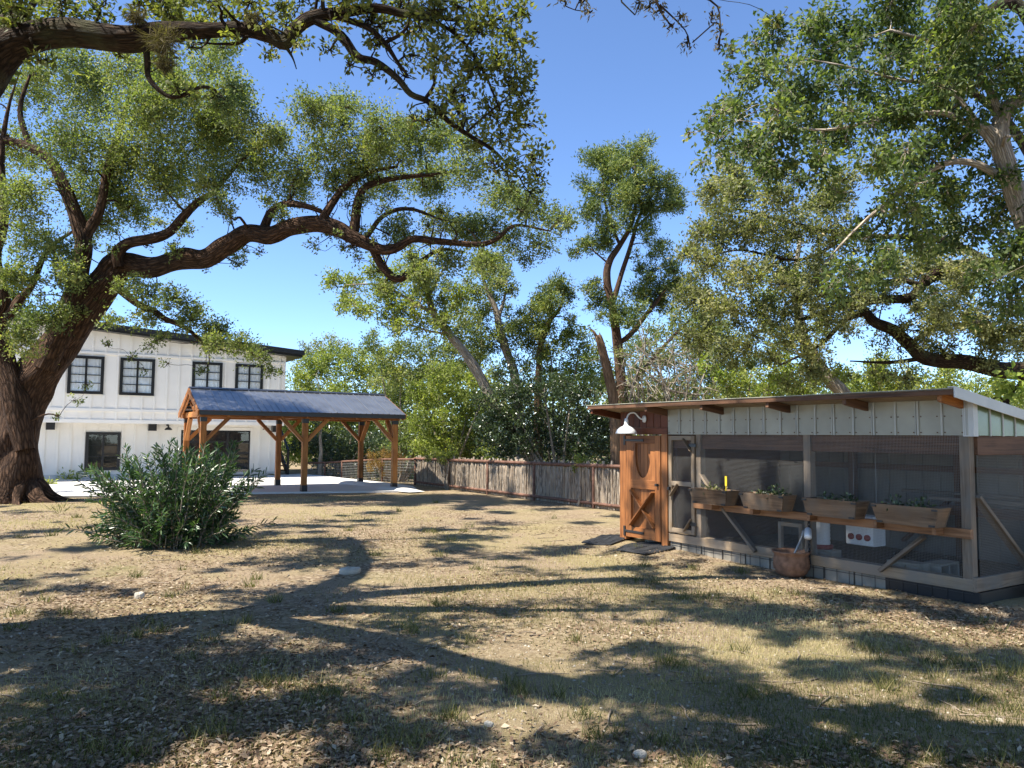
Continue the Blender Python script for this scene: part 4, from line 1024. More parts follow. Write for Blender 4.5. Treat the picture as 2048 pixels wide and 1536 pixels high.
# ------------------------------------------------------------------ vegetation
class Tree:
    def __init__(s, name, label, cat, base, bark, leaf, group=None, L=.08, Wd=.04, dens=1.0, droop=0.0, up=.35, spray=.62, jit=.5, twigs=10):
        s.o = thing(name, label, cat, base, group); s.base = np.array(base); s.bark = bark; s.leaf = leaf
        s.T = Tubes(); s.skel = []; s.cl = []; s.L = L; s.Wd = Wd; s.dens = dens; s.droop = droop; s.up = up; s.spray = spray; s.jit = jit; s.tw = twigs
    def limb(s, pts, k=4, sides=10, rough=.12):
        """pts: (x,y,z,r)"""
        p = catmull(np.array([q[:3] for q in pts]), k); r = np.maximum(catmull(np.array([[q[3]] * 3 for q in pts]), k)[:, 0], .004)
        s.T.add(p, r, sides, rough); s.skel += [(a, b) for a, b in zip(p, r)]
    def limb_px(s, pts, k=4, sides=10, rough=.12):
        """pts: (px,py,Z,r)"""
        s.limb([(*P(a, b, z), r) for a, b, z, r in pts], k, sides, rough)
    def clump(s, c, r, sc=1.0, dn=1.0): s.cl.append((np.array(c, float), np.array(r if hasattr(r, '__len__') else (r, r, r * .8), float), sc, dn))
    def clump_px(s, lst, Z, jz=1.0, squash=.85):
        for q in lst:
            z = q[3] if len(q) > 3 else Z + rnd.uniform(-jz, jz)
            r = q[2] / F * z; s.clump(P(q[0], q[1], z), (r, r, r * squash))
    def fill(s, rep=1, jit=.55, size=.8, dz=1.0):
        for c, r, sc, dn in list(s.cl):
            for _ in range(rep):
                s.cl.append((c + np.clip(rng.normal(size=3), -1.2, 1.2) * r * jit * 1.2 + np.array([0, rng.uniform(-dz, dz), 0]), r * size * rng.uniform(.6, 1.1), sc, dn))
    def shoots(s, n, lmin, lmax, R, rmin=.03, dn=.7, pz=None):
        """short crooked shoots with a few leaves along the limbs"""
        pts = [(a, b) for a, b in s.skel if b > rmin and (pz is None or pz[0] < a[2] < pz[1])]
        for _ in range(n):
            a, b = pts[rng.integers(len(pts))]; d = unit(rng.normal(size=3) + np.array([0, 0, .35])); L = rng.uniform(lmin, lmax)
            q = [a]; 
            for k in range(3): d = unit(d + rng.normal(size=3) * .45); q.append(q[-1] + d * L / 3)
            p = catmull(q, 3); s.T.add(p, np.linspace(max(.006, min(.02, b * .3)), .003, len(p)), 4)
            s.clump(q[-1], R * rng.uniform(.5, 1.2), 1.0, dn)
    def finish(s):
        sp = np.array([a for a, b in s.skel]); sr = np.array([b for a, b in s.skel])
        Vs = []; Ts = []; Ss = []
        order = sorted(range(len(s.cl)), key=lambda i: np.min(np.linalg.norm(sp - s.cl[i][0], axis=1)))
        for i in order:
            c, r, sc, dn = s.cl[i]; R = r.mean()
            dd = np.linalg.norm(sp - c, axis=1) + .6 * np.maximum(0, sp[:, 2] - c[2]) - 1.5 * np.minimum(sr, .1)
            j = int(np.argmin(dd)); a = sp[j]; dist = np.linalg.norm(c - a)
            if dist > R * .25:
                r0 = min(sr[j] * .7, .012 + .022 * dist); nseg = max(3, int(dist / .5))
                tt = np.linspace(0, 1, nseg + 1)[:, None]; path = a * (1 - tt) + c * tt
                path[1:-1] += rng.normal(size=(nseg - 1, 3)) * .09 * min(dist, 2.0); path[:, 2] += (np.sin(tt * np.pi) * .08 * dist)[:, 0]
                pth = catmull(path, 3); rr = np.linspace(r0, max(.005, r0 * .35), len(pth)); s.T.add(pth, rr, 5)
                sp = np.vstack([sp, pth]); sr = np.concatenate([sr, rr])
            for _ in range(s.tw):
                e = c + unit(rng.normal(size=3)) * r * rng.uniform(.5, 1.0); md = (c + e) / 2 + rng.normal(size=3) * .12 * R
                s.T.add([c, md, e], [.006 + .004 * R, .005, .003], 3, cap=False)
            area = math.pi * R * R; la = s.L * s.Wd * sc * sc * .5 * .55
            n = int(dn * s.dens * area * 1.05 / la)
            m = 9; k = max(4, n // m)
            d0 = unit(rng.normal(size=(k, 3))); st_ = c + d0 * r * (rng.uniform(.02, 1, (k, 1)) ** .5) * .72
            sd_ = unit(d0 * .8 + rng.normal(size=(k, 3)) * .6 + np.array([0, 0, s.up]))
            ln = R * s.spray * rng.uniform(.3, 1.0, (k, 1)) ** 1.5 * 1.7
            t = rng.uniform(0, 1, (k, m, 1)); pos = st_[:, None] + sd_[:, None] * ln[:, None] * t + rng.normal(size=(k, m, 3)) * s.L * s.jit
            ld = unit(sd_[:, None] * .7 + rng.normal(size=(k, m, 3)) * .7 + np.array([0, 0, -s.droop]))
            tn = np.clip(.42 + rng.normal() * .10 + rng.normal(size=(k, 1)) * .12 + rng.normal(size=(k, m)) * .16, 0, 1)
            Vs.append((pos.reshape(-1, 3), ld.reshape(-1, 3))); Ts.append(tn.reshape(-1)); Ss.append(np.full(k * m, sc))
        if Vs:
            pos = np.vstack([a for a, b in Vs]); ld = np.vstack([b for a, b in Vs]); tn = np.concatenate(Ts); n_ = len(pos)
            sc_ = np.concatenate(Ss); V, Q = leaf_quads(pos, ld, s.L * sc_ * rng.uniform(.65, 1.25, n_), s.Wd * sc_ * rng.uniform(.7, 1.2, n_))
            quads('crown', V - s.base, Q, M[s.leaf], s.o, tuple(s.base), tint=np.repeat(tn, 4), kind='stuff')
            global LEAVES; LEAVES += n_
        s.T.build('trunk', M[s.bark], s.o, tuple(s.base))
LEAVES = 0

# ---- big leaning oak
Z1 = 18.6
b1 = onz(42, 1003, 0)
T1 = Tree('oak_tree', 'huge old oak with thick leaning trunk standing beside the white house', 'tree', b1, 'oakbark', 'l_oak', L=.078, Wd=.037, dens=1.5, twigs=14)
T1.limb_px([(34, 1022, Z1, .84), (36, 1003, Z1, .72), (36, 975, Z1, .56), (35, 930, Z1, .50), (36, 880, Z1, .475), (43, 820, Z1, .47), (64, 768, Z1, .48), (103, 712, Z1, .44), (143, 655, Z1, .41), (182, 600, Z1, .40), (214, 560, Z1, .36), (242, 529, Z1, .31), (301, 534, Z1, .255), (365, 518, Z1 - .2, .24), (413, 515, Z1 - .3, .235), (456, 489, Z1 - .4, .23), (494, 467, Z1 - .5, .225), (542, 472, Z1 - .6, .21), (580, 456, Z1 - .7, .20), (634, 448, Z1 - .8, .19), (677, 459, Z1 - .9, .18), (720, 481, Z1 - 1, .15), (763, 499, Z1 - 1.1, .12), (795, 494, Z1 - 1.2, .11), (827, 478, Z1 - 1.2, .09), (881, 483, Z1 - 1.2, .08), (956, 489, Z1 - 1.2, .06), (993, 478, Z1 - 1.2, .05), (1031, 451, Z1 - 1.2, .035), (1100, 462, Z1 - 1.2, .02)], 6, 30, .16)
for k in range(7):
    a = (-2.9, -2.2, -1.15, -.45, .3, 1.2, 2.3)[k]; c0 = np.array(b1); dv = np.array([math.cos(a), math.sin(a), 0])
    T1.limb([(*(c0 + dv * .28 + np.array([0, 0, .42])), .20), (*(c0 + dv * .62 + np.array([0, 0, .08])), (.17, .14, .09, .17, .17, .15, .15)[k]), (*(c0 + dv * .95 + np.array([.03, .06, -.03])), .09), (*(c0 + dv * 1.35 + np.array([.1, .16, -.10])), .05)], 4, 12, .25)
for br in ([(238, 535, .11), (236, 506, .14), (258, 486, .14), (301, 478, .135), (338, 465, .12), (365, 435, .11), (397, 403, .09), (430, 380, .06), (475, 330, .04), (520, 290, .02)],
           [(526, 460, .12), (542, 424, .10), (569, 408, .085), (607, 411, .07), (644, 424, .05), (660, 440, .04)],
           [(644, 440, .11), (671, 397, .09), (698, 365, .075), (741, 344, .05), (795, 333, .03)],
           [(709, 462, .12), (714, 413, .115), (725, 381, .10), (752, 365, .08), (806, 354, .06), (870, 349, .045), (920, 340, .02)],
           [(726, 487, .05), (740, 465, .055), (763, 435, .055), (795, 419, .05), (827, 419, .04), (859, 430, .03), (886, 440, .02)],
           [(745, 495, .10), (768, 537, .10), (800, 558, .10), (838, 526, .06), (881, 499, .04), (930, 505, .02)],
           [(235, 575, .11), (273, 606, .085), (309, 623, .075), (329, 637, .065), (358, 649, .06), (384, 665, .05), (407, 685, .04), (439, 698, .03), (472, 707, .015)],
           [(88, 735, .30), (118, 670, .28), (142, 605, .25), (161, 532, .22), (167, 480, .20), (146, 415, .17), (125, 366, .15), (100, 320, .12), (50, 290, .10), (-10, 275, .07)],
           [(167, 480, .14), (200, 420, .11), (215, 340, .09), (240, 260, .06), (260, 180, .03)],
           [(60, 295, .08), (40, 220, .06), (60, 150, .03)],
           [(50, 900, .20), (30, 800, .30), (6, 720, .28), (-10, 640, .25), (5, 600, .2), (-12, 520, .16), (8, 430, .12), (2, 330, .08), (12, 240, .05), (30, 170, .02), (50, 120, .006)],
           [(5, 650, .12), (40, 600, .1), (65, 570, .07), (95, 500, .06), (150, 460, .03)]):
    T1.limb_px([(a, b, Z1 - .4 - (.5 if a > 600 else 0), r) for a, b, r in br], 4, 9)
T1.clump_px([(150, 130, 65), (255, 140, 65), (330, 175, 60), (420, 135, 55), (470, 180, 45), (60, 180, 65), (180, 205, 75), (300, 230, 75), (410, 225, 70), (485, 240, 48), (30, 300, 65), (140, 290, 75), (270, 300, 80), (385, 300, 80), (480, 300, 65), (545, 275, 40), (640, 235, 42), (690, 215, 45), (760, 255, 55), (40, 410, 65), (190, 385, 75), (320, 375, 65), (430, 365, 60), (530, 345, 60), (600, 340, 50), (655, 300, 60), (730, 310, 62), (820, 295, 62), (885, 270, 50), (60, 485, 55), (190, 450, 45), (270, 430, 40), (590, 390, 40), (680, 365, 40), (770, 370, 48), (850, 365, 55), (930, 345, 52), (1000, 395, 50), (1060, 420, 48), (1115, 440, 38), (800, 455, 38), (875, 445, 42), (945, 460, 45), (1015, 480, 42), (1080, 490, 35), (900, 525, 40), (845, 545, 36), (975, 525, 36), (760, 545, 20), (35, 555, 45), (85, 640, 45), (45, 690, 40), (140, 560, 38), (120, 500, 40), (30, 620, 35), (230, 640, 20), (350, 500, 18), (470, 510, 14), (560, 430, 22), (450, 420, 26), (370, 460, 18)], Z1 - .6, 1.6)
T1.clump_px([(290, 590, 30), (340, 600, 36), (290, 640, 30), (385, 640, 36), (430, 668, 36), (480, 690, 36), (520, 715, 26), (540, 745, 16), (270, 560, 18)], Z1 - .6, .5)
T1.fill(1, .6, .75, 1.2)
T1.shoots(110, .3, 1.1, .18, .03, .6, (3.2, 14))
for q in ((300, 690, 15), (335, 728, 12), (262, 715, 12), (290, 740, 10), (150, 800, 12), (118, 832, 10), (175, 770, 8), (215, 690, 12)):
    c_ = P(q[0], q[1], Z1 - .5); T1.clump(c_, q[2] / F * Z1, 1.0, .45)
T1.finish()

# ---- near oak whose limb crosses the top of the picture
Z2 = 6.2
b2 = Vector((-5.5, 5.9, 0))
T2 = Tree('oak_tree', 'dark oak with mossy limb reaching overhead across the yard', 'tree', b2, 'oakbark2', 'l_near', L=.056, Wd=.026, dens=1.05, twigs=8)
j0 = P(-130, 420, Z2)
T2.limb([(b2.x, b2.y, -.15, .55), (b2.x, b2.y, .3, .40), (b2.x + .1, b2.y + .05, 1.5, .33), (b2.x + .35, b2.y + .15, 2.6, .30), (j0.x, j0.y, j0.z, .26), *[(*P(a, b, Z2), r) for a, b, r in ((-92, 240, .23), (-45, 150, .21), (8, 100, .155), (64, 76, .125), (134, 66, .118), (215, 76, .108), (268, 78, .10), (322, 66, .085), (408, 62, .068), (483, 59, .062), (537, 70, .056), (569, 86, .055), (585, 64, .055), (618, 38, .055), (671, 27, .046), (752, 16, .038), (806, 27, .032), (838, 27, .026), (902, 38, .018))]], 5, 14, .14)
for br in ([(630, 40, .042), (682, 70, .036), (714, 113, .034), (752, 124, .031), (795, 156, .028), (822, 188, .026), (859, 204, .024), (897, 242, .022), (935, 269, .020), (985, 300, .015), (1030, 345, .009)],
           [(665, 32, .030), (700, 42, .028), (741, 59, .026), (773, 91, .022), (795, 124, .015), (815, 150, .01)], [(768, 86, .018), (806, 64, .015), (822, 32, .011), (830, 0, .008)],
           [(290, 80, .030), (295, 120, .026), (300, 160, .022), (345, 195, .018), (400, 175, .015), (430, 180, .012), (450, 200, .007)],
           [(500, 62, .02), (480, 85, .016), (440, 88, .010), (395, 85, .006)], [(569, 88, .02), (585, 115, .008), (593, 138, .004)],
           [(820, 28, .02), (900, 60, .016), (960, 130, .012), (1000, 220, .008)], [(890, 38, .016), (980, 50, .010), (1030, 80, .006)], [(930, 268, .012), (960, 240, .009), (1010, 200, .006)]):
    T2.limb_px([(a, b, Z2, r) for a, b, r in br], 4, 8)
nT2 = 0
T2.clump_px([(30, 15, 45), (120, 5, 45), (200, 15, 40), (330, 5, 50), (420, 15, 45), (500, 5, 45), (600, -5, 45), (690, 0, 45), (760, 50, 38), (830, 40, 50), (900, 55, 52), (980, 40, 55), (1030, 85, 42), (880, 120, 48), (960, 130, 50), (1020, 165, 45), (905, 190, 40), (980, 230, 45), (1050, 250, 42), (1065, 310, 36), (960, 290, 36), (1015, 345, 40), (1060, 385, 26), (820, 110, 30), (745, 150, 22), (660, 100, 20), (540, 110, 18), (380, 190, 20), (430, 190, 18), (700, 130, 16), (850, 240, 22), (1040, 20, 40), (90, 120, 16), (240, 110, 16), (60, 40, 28)], Z2, .35)
T2.shoots(45, .12, .45, .09, .015, .6, (3.6, 7))
T2.clump_px([(950, 60, 40), (1000, 120, 40), (1050, 180, 34), (930, 160, 36), (1000, 275, 34), (1040, 210, 30), (1075, 350, 24), (1040, 420, 18), (870, 20, 36), (800, 10, 34), (1055, 130, 22), (990, 330, 28), (930, 240, 26), (560, 20, 26), (460, 30, 26), (280, 10, 36), (160, 30, 26)], Z2, .4)
# boughs of the same oak above and beside the camera
for pts in ([(-4.85, 6.08, 3.2, .15), (-4.75, 6.1, 3.9, .16), (-4.2, 5.0, 5.2, .19), (-3.4, 3.6, 6.4, .15), (-1.6, 2.6, 7.4, .11), (.6, 2.2, 8.0, .07)],
            [(-4.85, 6.08, 3.4, .15), (-4.72, 6.1, 4.1, .16), (-5.0, 6.6, 6.2, .17), (-3.6, 7.0, 8.2, .15), (-1.8, 7.0, 9.6, .11), (.4, 7.2, 10.4, .06)],
            [(-4.85, 6.08, 2.9, .15), (-4.8, 6.1, 3.6, .16), (-5.6, 5.0, 5.0, .17), (-7.0, 3.6, 5.8, .12), (-8.4, 2.6, 6.2, .06)],
            [(-4.85, 6.08, 3.1, .15), (-4.8, 6.1, 3.8, .16), (-5.2, 7.6, 5.6, .17), (-6.2, 9.2, 6.8, .12), (-7.0, 10.6, 7.4, .06)],
            [(-2.6, 3.1, 6.9, .10), (-2.4, 1.6, 7.4, .08), (-2.6, 0.0, 7.6, .05)]):
    T2.limb(pts, 5, 8)
SHH = Vector((SUN.x, SUN.y, 0)) / SUN.z
def shade(px, py, rpx, z, gzv=0.0, dn=4.0, k=1.0):
    """a leaf clump at height z whose shadow falls on the ground seen at the pixel"""
    g = onz(px, py, gzv); r = rpx / F * g.y * k; c = g + SHH * (z - gzv) + Zv * (z - gzv)
    v = c - CAM; w = v.dot(FWD)
    if w > .5:
        qx = 1024 + F * v.dot(RGT) / w; qy = 768 - F * (v.dot(UPV) - 1.6 * r) / w; rr = 1.6 * r * F / w
        if qy > -25 and 1060 - rr < qx < 1480 + rr: return          # the sky is open there
        if qy > -25 and 450 - rr < qx < 700 + rr and qy > 60: return
    T2.cl.append((np.array(c), np.array((r, r, r * .55)), 2.4, dn))
big = T2.L, T2.Wd
SHADE_Z = [6.4, 6.9, 7.4]
for q in [(60, 1300, 150), (200, 1330, 140), (340, 1360, 140), (470, 1330, 110), (600, 1330, 100), (120, 1420, 160), (300, 1450, 160), (470, 1440, 130), (620, 1420, 120), (60, 1500, 120), (200, 1520, 120), (740, 1310, 70), (830, 1360, 80), (900, 1400, 70), (1000, 1395, 60), (760, 1460, 100), (900, 1480, 80), (700, 1520, 70), (1120, 1380, 70), (1230, 1370, 80), (1350, 1380, 80), (1460, 1400, 80), (1570, 1420, 90), (1330, 1470, 100), (1480, 1490, 110), (1640, 1500, 120), (1760, 1450, 110), (1880, 1480, 110), (2000, 1500, 100), (1100, 1500, 60), (1190, 1520, 70), (1300, 1300, 60), (1180, 1310, 30)]:
    shade(q[0], q[1], q[2], rnd.choice(SHADE_Z), k=1.12)
for q in [(1230, 1140, 60), (1340, 1180, 70), (1450, 1230, 60), (1560, 1270, 60), (1700, 1270, 60), (1840, 1300, 70), (1960, 1330, 80), (1480, 1130, 50), (1700, 1200, 60), (1840, 1220, 70), (1980, 1240, 70), (1700, 1350, 60), (1900, 1390, 60), (80, 1060, 60), (200, 1090, 60), (60, 1170, 60), (200, 1180, 40), (480, 1130, 40), (640, 1090, 60), (830, 1090, 60), (960, 1060, 60), (900, 1130, 40), (1000, 1110, 40), (1120, 1090, 50), (560, 1060, 50), (700, 1040, 50), (900, 1010, 40), (1050, 1030, 50), (120, 1240, 40), (440, 1190, 30), (600, 1200, 30)]:
    for _ in range(5):
        a_ = rnd.uniform(.4, .95); shade(q[0] + rnd.gauss(0, 1) * q[2] * 1.0, q[1] + rnd.gauss(0, 1) * q[2] * .2, q[2] * a_, 10.0 + rnd.uniform(-.7, .9), dn=rnd.choice((1.4, 2.5, 4.0)))
# more broken shade over the middle of the yard, leaving the sunny clearings open
LIT = ((480, 1195, 230, 55), (900, 1215, 170, 75), (1480, 1295, 150, 40), (300, 1130, 120, 25), (1180, 1250, 120, 45), (560, 1120, 90, 20), (1560, 1390, 120, 40), (1100, 1440, 90, 40))
ns_ = 0
while ns_ < 120:
    px = rnd.uniform(-100, 2048); py = 985 + rnd.random() ** 1.4 * 420
    if any(((px - a) / c) ** 2 + ((py - b) / d) ** 2 < 1 for a, b, c, d in LIT): continue
    shade(px, py, rnd.uniform(14, 46) * (py - 700) / 420, rnd.uniform(8.2, 10.8), dn=rnd.choice((1.2, 2.0, 3.5))); ns_ += 1
# shade on the coop front
for (t, z, r) in ((.1, .5, .6), (.2, 1.2, .6), (.8, .5, .5), (.8, 1.3, .6), (1.5, 1.1, .45), (1.5, .5, .4), (1.1, .9, .5), (1.9, .8, .3), (2.5, 1.15, .17), (3.4, .6, .18), (4.55, .55, .16), (4.95, 1.1, .16), (4.4, 1.05, .12), (4.75, .3, .13), (5.1, .7, .13), (3.9, 1.15, .17), (3.9, .5, .16), (2.9, .85, .12), (3.0, .35, .15), (2.4, .4, .17), (3.3, 1.2, .10), (.1, 1.9, .5), (1.2, 2.0, .5)):
    c = cp(t, -.1, z) + (SHH + Zv) * (9.8 - z + rnd.uniform(-.5, .5)); T2.cl.append((np.array(c), np.array((r, r, r * .6)), 2.0, 3.6))
for q in ((-5.2, 6.6, 5.2, .8), (-4.2, 5.2, 5.6, .7), (-6.4, 4.6, 5.8, .9), (-6.6, 8.6, 6.8, .9), (-3.0, 3.6, 6.9, .7)):
    T2.clump(q[:3], (q[3], q[3], q[3] * .6), 2.0, 2.0)
T2.finish()

# hanging twigs from overhead, top centre
TB = Tree('hanging_twig', 'dry mossy twigs hanging from overhead against the open sky', 'twig', P(1300, -60, 4.4), 'oakbark2', 'l_moss', L=.035, Wd=.010, dens=.35, droop=.4, up=-.5, twigs=5)
T2tw = [[(1290, -140, .02), (1300, -40, .012), (1320, 20, .007), (1345, 55, .004)], [(1320, 10, .006), (1370, 60, .004), (1380, 95, .003)], [(1300, -40, .01), (1420, 0, .006), (1440, 40, .004), (1438, 100, .003)], [(1300, -50, .009), (1180, -20, .006), (1150, 20, .003)], [(1430, 45, .004), (1385, 85, .002)], [(1300, -60, .01), (1240, -10, .006), (1270, 30, .003)]]
for br in T2tw: TB.limb_px([(a, b, 4.4, r) for a, b, r in br], 3, 5)
TB.clump_px([(1320, 20, 22), (1345, 50, 22), (1300, 10, 20), (1375, 85, 16), (1438, 90, 10), (1425, 30, 14), (1280, 5, 18), (1165, 5, 16), (1180, 25, 8), (1360, 30, 16), (1440, 60, 7), (1120, 0, 14)], 4.4, .1)
TB.finish()

# ball moss on the limb
def moss(label, px, py, r, Z):
    c = P(px, py, Z); n_ = 900; d = unit(rng.normal(size=(n_, 3))); pos = np.array(c) + d * (rng.uniform(0, 1, (n_, 1)) ** .5) * r * .6 * (1 + .5 * np.sin(d[:, :1] * 7 + d[:, 2:] * 5))
    V, Q = leaf_quads(pos, unit(d * .6 + rng.normal(size=(n_, 3)) * .6 + np.array([0, 0, -.25])), r * rng.uniform(.25, .8, n_), np.full(n_, .0045))
    o = quads('ball_moss', V - np.array(c), Q, M['l_moss'], None, tuple(c), tint=np.repeat(rng.uniform(0, 1, n_), 4)); tag(o, label, 'moss', 'ball moss on the oak limb')
moss('biggest brown ball moss clump hanging under the thick oak limb', 325, 85, .17, Z2 - .12)
moss('hanging tail of ball moss below the biggest clump', 330, 130, .09, Z2 - .12)
moss('ball moss tuft on top of the oak limb beside the biggest clump', 270, 35, .10, Z2 - .1)
moss('ball moss tuft where the limb thins past the biggest clump', 505, 40, .09, Z2 - .05)

# ---- right hand elm, close behind the coop
Z3 = 12.0
b3 = P(2120, 1040, Z3); b3.z = 0
T3 = Tree('elm_tree', 'broad leaved elm with pale mottled trunk behind the coop end', 'tree', b3, 'palebark', 'l_elm', L=.10, Wd=.047, dens=1.3, droop=.45, up=.1, twigs=12)
T3.limb([(b3.x, b3.y, -.1, .26), (b3.x, b3.y, .6, .22), *[(*P(a, b, Z3), r) for a, b, r in ((2115, 700, .19), (2085, 540, .17), (2045, 430, .155), (2012, 330, .15), (1998, 275, .14), (2010, 220, .11), (2048, 190, .09), (2080, 120, .06))]], 5, 12, .08)
for br in ([(2000, 290, .10), (1970, 255, .08), (1940, 250, .05), (1884, 225, .045), (1800, 235, .04), (1738, 245, .03), (1650, 260, .02), (1560, 250, .012), (1470, 240, .006)], [(2030, 380, .08), (1960, 330, .06), (1880, 330, .05), (1780, 400, .035), (1700, 470, .02), (1640, 540, .01)],
           [(2005, 240, .07), (1960, 150, .05), (1880, 90, .035), (1780, 60, .02)], [(2048, 190, .05), (2060, 60, .03)], [(1990, 300, .05), (1900, 180, .035), (1800, 160, .025), (1680, 130, .015), (1560, 110, .008)]):
    T3.limb_px([(a, b, Z3, r) for a, b, r in br], 4, 8)
T3.clump_px([(1545, 70, 38), (1530, 140, 45), (1475, 215, 45), (1440, 275, 34), (1600, 185, 55), (1560, 255, 48), (1640, 100, 55), (1720, 60, 55), (1800, 110, 62), (1700, 170, 62), (1900, 90, 60), (1975, 60, 60), (1880, 180, 60), (1780, 230, 55), (1660, 270, 55), (1955, 150, 60), (2020, 215, 52), (1900, 255, 55), (1980, 330, 45), (1850, 310, 52), (1750, 310, 48), (1640, 345, 40), (1550, 330, 40), (1900, 385, 50), (2010, 410, 45), (1800, 390, 48), (1740, 470, 44), (1700, 540, 42), (1840, 450, 45), (1930, 465, 48), (2030, 500, 50), (1640, 30, 45), (1800, 20, 55), (1900, 20, 50), (2000, 130, 50), (1500, 290, 34), (1420, 235, 16), (1460, 140, 18), (1760, 540, 40), (2020, 600, 45), (1990, 560, 40)], Z3, 1.2)
T3.fill(3, .7, .75, 1.0)
T3.finish()
# ---- oak behind the coop with a heavy low limb
Z4 = 17.0
b4 = P(2190, 960, Z4); b4.z = 0
T4 = Tree('oak_tree', 'spreading grey green oak with a heavy low dark limb behind the coop roof', 'tree', b4, 'oakbark2', 'l_grey', L=.088, Wd=.040, dens=1.4, twigs=12)
T4.limb([(b4.x, b4.y, -.1, .5), (b4.x, b4.y, .5, .40), *[(*P(a, b, Z4), r) for a, b, r in ((2180, 800, .36), (2130, 760, .28), (2048, 745, .22), (1998, 740, .19), (1929, 723, .17), (1854, 717, .16), (1820, 689, .14), (1786, 661, .13), (1749, 644, .12), (1728, 620, .10), (1700, 600, .07), (1650, 590, .05))]], 4, 12, .14)
for br in ([(2170, 780, .3), (2150, 640, .25), (2080, 560, .2), (1991, 528, .15), (1895, 535, .13), (1854, 559, .12), (1824, 593, .11), (1759, 600, .09), (1684, 614, .07), (1600, 640, .04)], [(1728, 625, .08), (1690, 640, .06), (1640, 690, .04), (1560, 730, .02)], [(1854, 715, .06), (1780, 725, .04), (1700, 722, .015)], [(1820, 690, .06), (1870, 650, .05), (1920, 610, .03)], [(1840, 570, .06), (1790, 560, .05), (1740, 580, .03)],
           [(2120, 600, .18), (2100, 400, .13), (2020, 250, .1), (1900, 150, .06)], [(1990, 530, .09), (1880, 480, .07), (1700, 470, .05), (1560, 440, .035), (1480, 420, .02)], [(1700, 470, .04), (1600, 520, .035), (1480, 500, .02), (1400, 520, .01)], [(2160, 300, .16), (2048, 20, .15), (1950, 42, .12), (1880, 72, .09), (1845, 55, .05)]):
    T4.limb_px([(a, b, Z4, r) for a, b, r in br], 4, 9)
T4.clump_px([(1420, 390, 36), (1480, 380, 42), (1400, 470, 32), (1450, 450, 42), (1430, 530, 40), (1390, 600, 42), (1500, 470, 45), (1540, 400, 42), (1590, 440, 45), (1490, 560, 45), (1560, 520, 45), (1450, 620, 42), (1520, 630, 45), (1600, 590, 48), (1640, 520, 42), (1660, 410, 45), (1660, 640, 40), (1580, 680, 42), (1700, 660, 25), (1720, 590, 36), (1790, 530, 40), (1850, 520, 45), (1900, 590, 48), (1960, 640, 50), (1870, 640, 35), (2020, 690, 45), (1950, 540, 42), (1460, 690, 38), (1400, 680, 36), (1510, 310, 30), (1450, 330, 26), (2030, 630, 42), (1840, 620, 22), (1620, 740, 35), (1980, 690, 40), (1690, 360, 34), (1900, 660, 30)], Z4, 1.6)
T4.shoots(50, .3, 1.0, .2, .03, .7)
T4.fill(3, .75, .75, 1.2)
T4.finish()
# ---- added oaks, out of view behind and beside the viewer, blocking skylight
for (lab, bx_, by_, cl_) in (('broad oak standing behind the viewer across the yard', 4.5, -5.0, [(x_, y_, z_) for x_ in (-1.5, 1.5, 4.5, 7.5) for y_, z_ in ((-8, 7), (-5, 8.5), (-2, 7.2), (1.0, 6.6))]), ('oak beside the yard past the open side of the coop', 10.5, 4.0, [(x_, y_, z_) for x_ in (8, 10.5, 13) for y_, z_ in ((1, 6.5), (4, 8), (7, 6.5))]), ('oak far back behind the viewer on the house side', -9.0, -8.0, [(x_, y_, z_) for x_ in (-13, -10, -7, -4) for y_, z_ in ((-11, 6.0), (-8, 6.5))])):
    TN = Tree('oak_tree', lab, 'tree', (bx_, by_, 0), 'oakbark2', 'l_oak', L=.22, Wd=.12, dens=1.3, twigs=2)
    TN.limb([(bx_, by_, -.1, .5), (bx_, by_, .6, .38), (bx_ + .2, by_, 2.6, .32), (bx_, by_ + .2, 5.0, .22), (bx_ + .3, by_, 7.0, .1)], 4, 10)
    for q in cl_: TN.clump((q[0] + rnd.uniform(-.5, .5), q[1] + rnd.uniform(-.5, .5), q[2] + rnd.uniform(-.5, .5)), (1.5, 1.5, 1.0))
    TN.finish()
# ---- pale leaning trunk behind the roof
Z5 = 20.5
b5 = P(1735, 930, Z5); b5.z = 0
T5 = Tree('hackberry_tree', 'pale trunked leaning tree with yellow green leaves behind the coop roof', 'tree', b5, 'palebark', 'l_light', L=.09, Wd=.045, dens=1.3, twigs=8)
T5.limb([(b5.x, b5.y, -.1, .24), *[(*P(a, b, Z5), r) for a, b, r in ((1700, 815, .19), (1657, 757, .17), (1616, 695, .15), (1599, 641, .13), (1590, 560, .09), (1600, 480, .05))]], 4, 10)
T5.clump_px([(1560, 700, 30), (1620, 770, 34), (1680, 760, 30), (1590, 760, 36), (1540, 770, 34), (1750, 740, 36), (1800, 770, 34), (1730, 780, 34), (1850, 770, 36), (1470, 770, 36), (1640, 660, 30), (1540, 600, 36), (1900, 760, 30), (1580, 560, 36)], Z5, 1.0)
T5.fill(2, .7, .75, 1.0)
T5.finish()
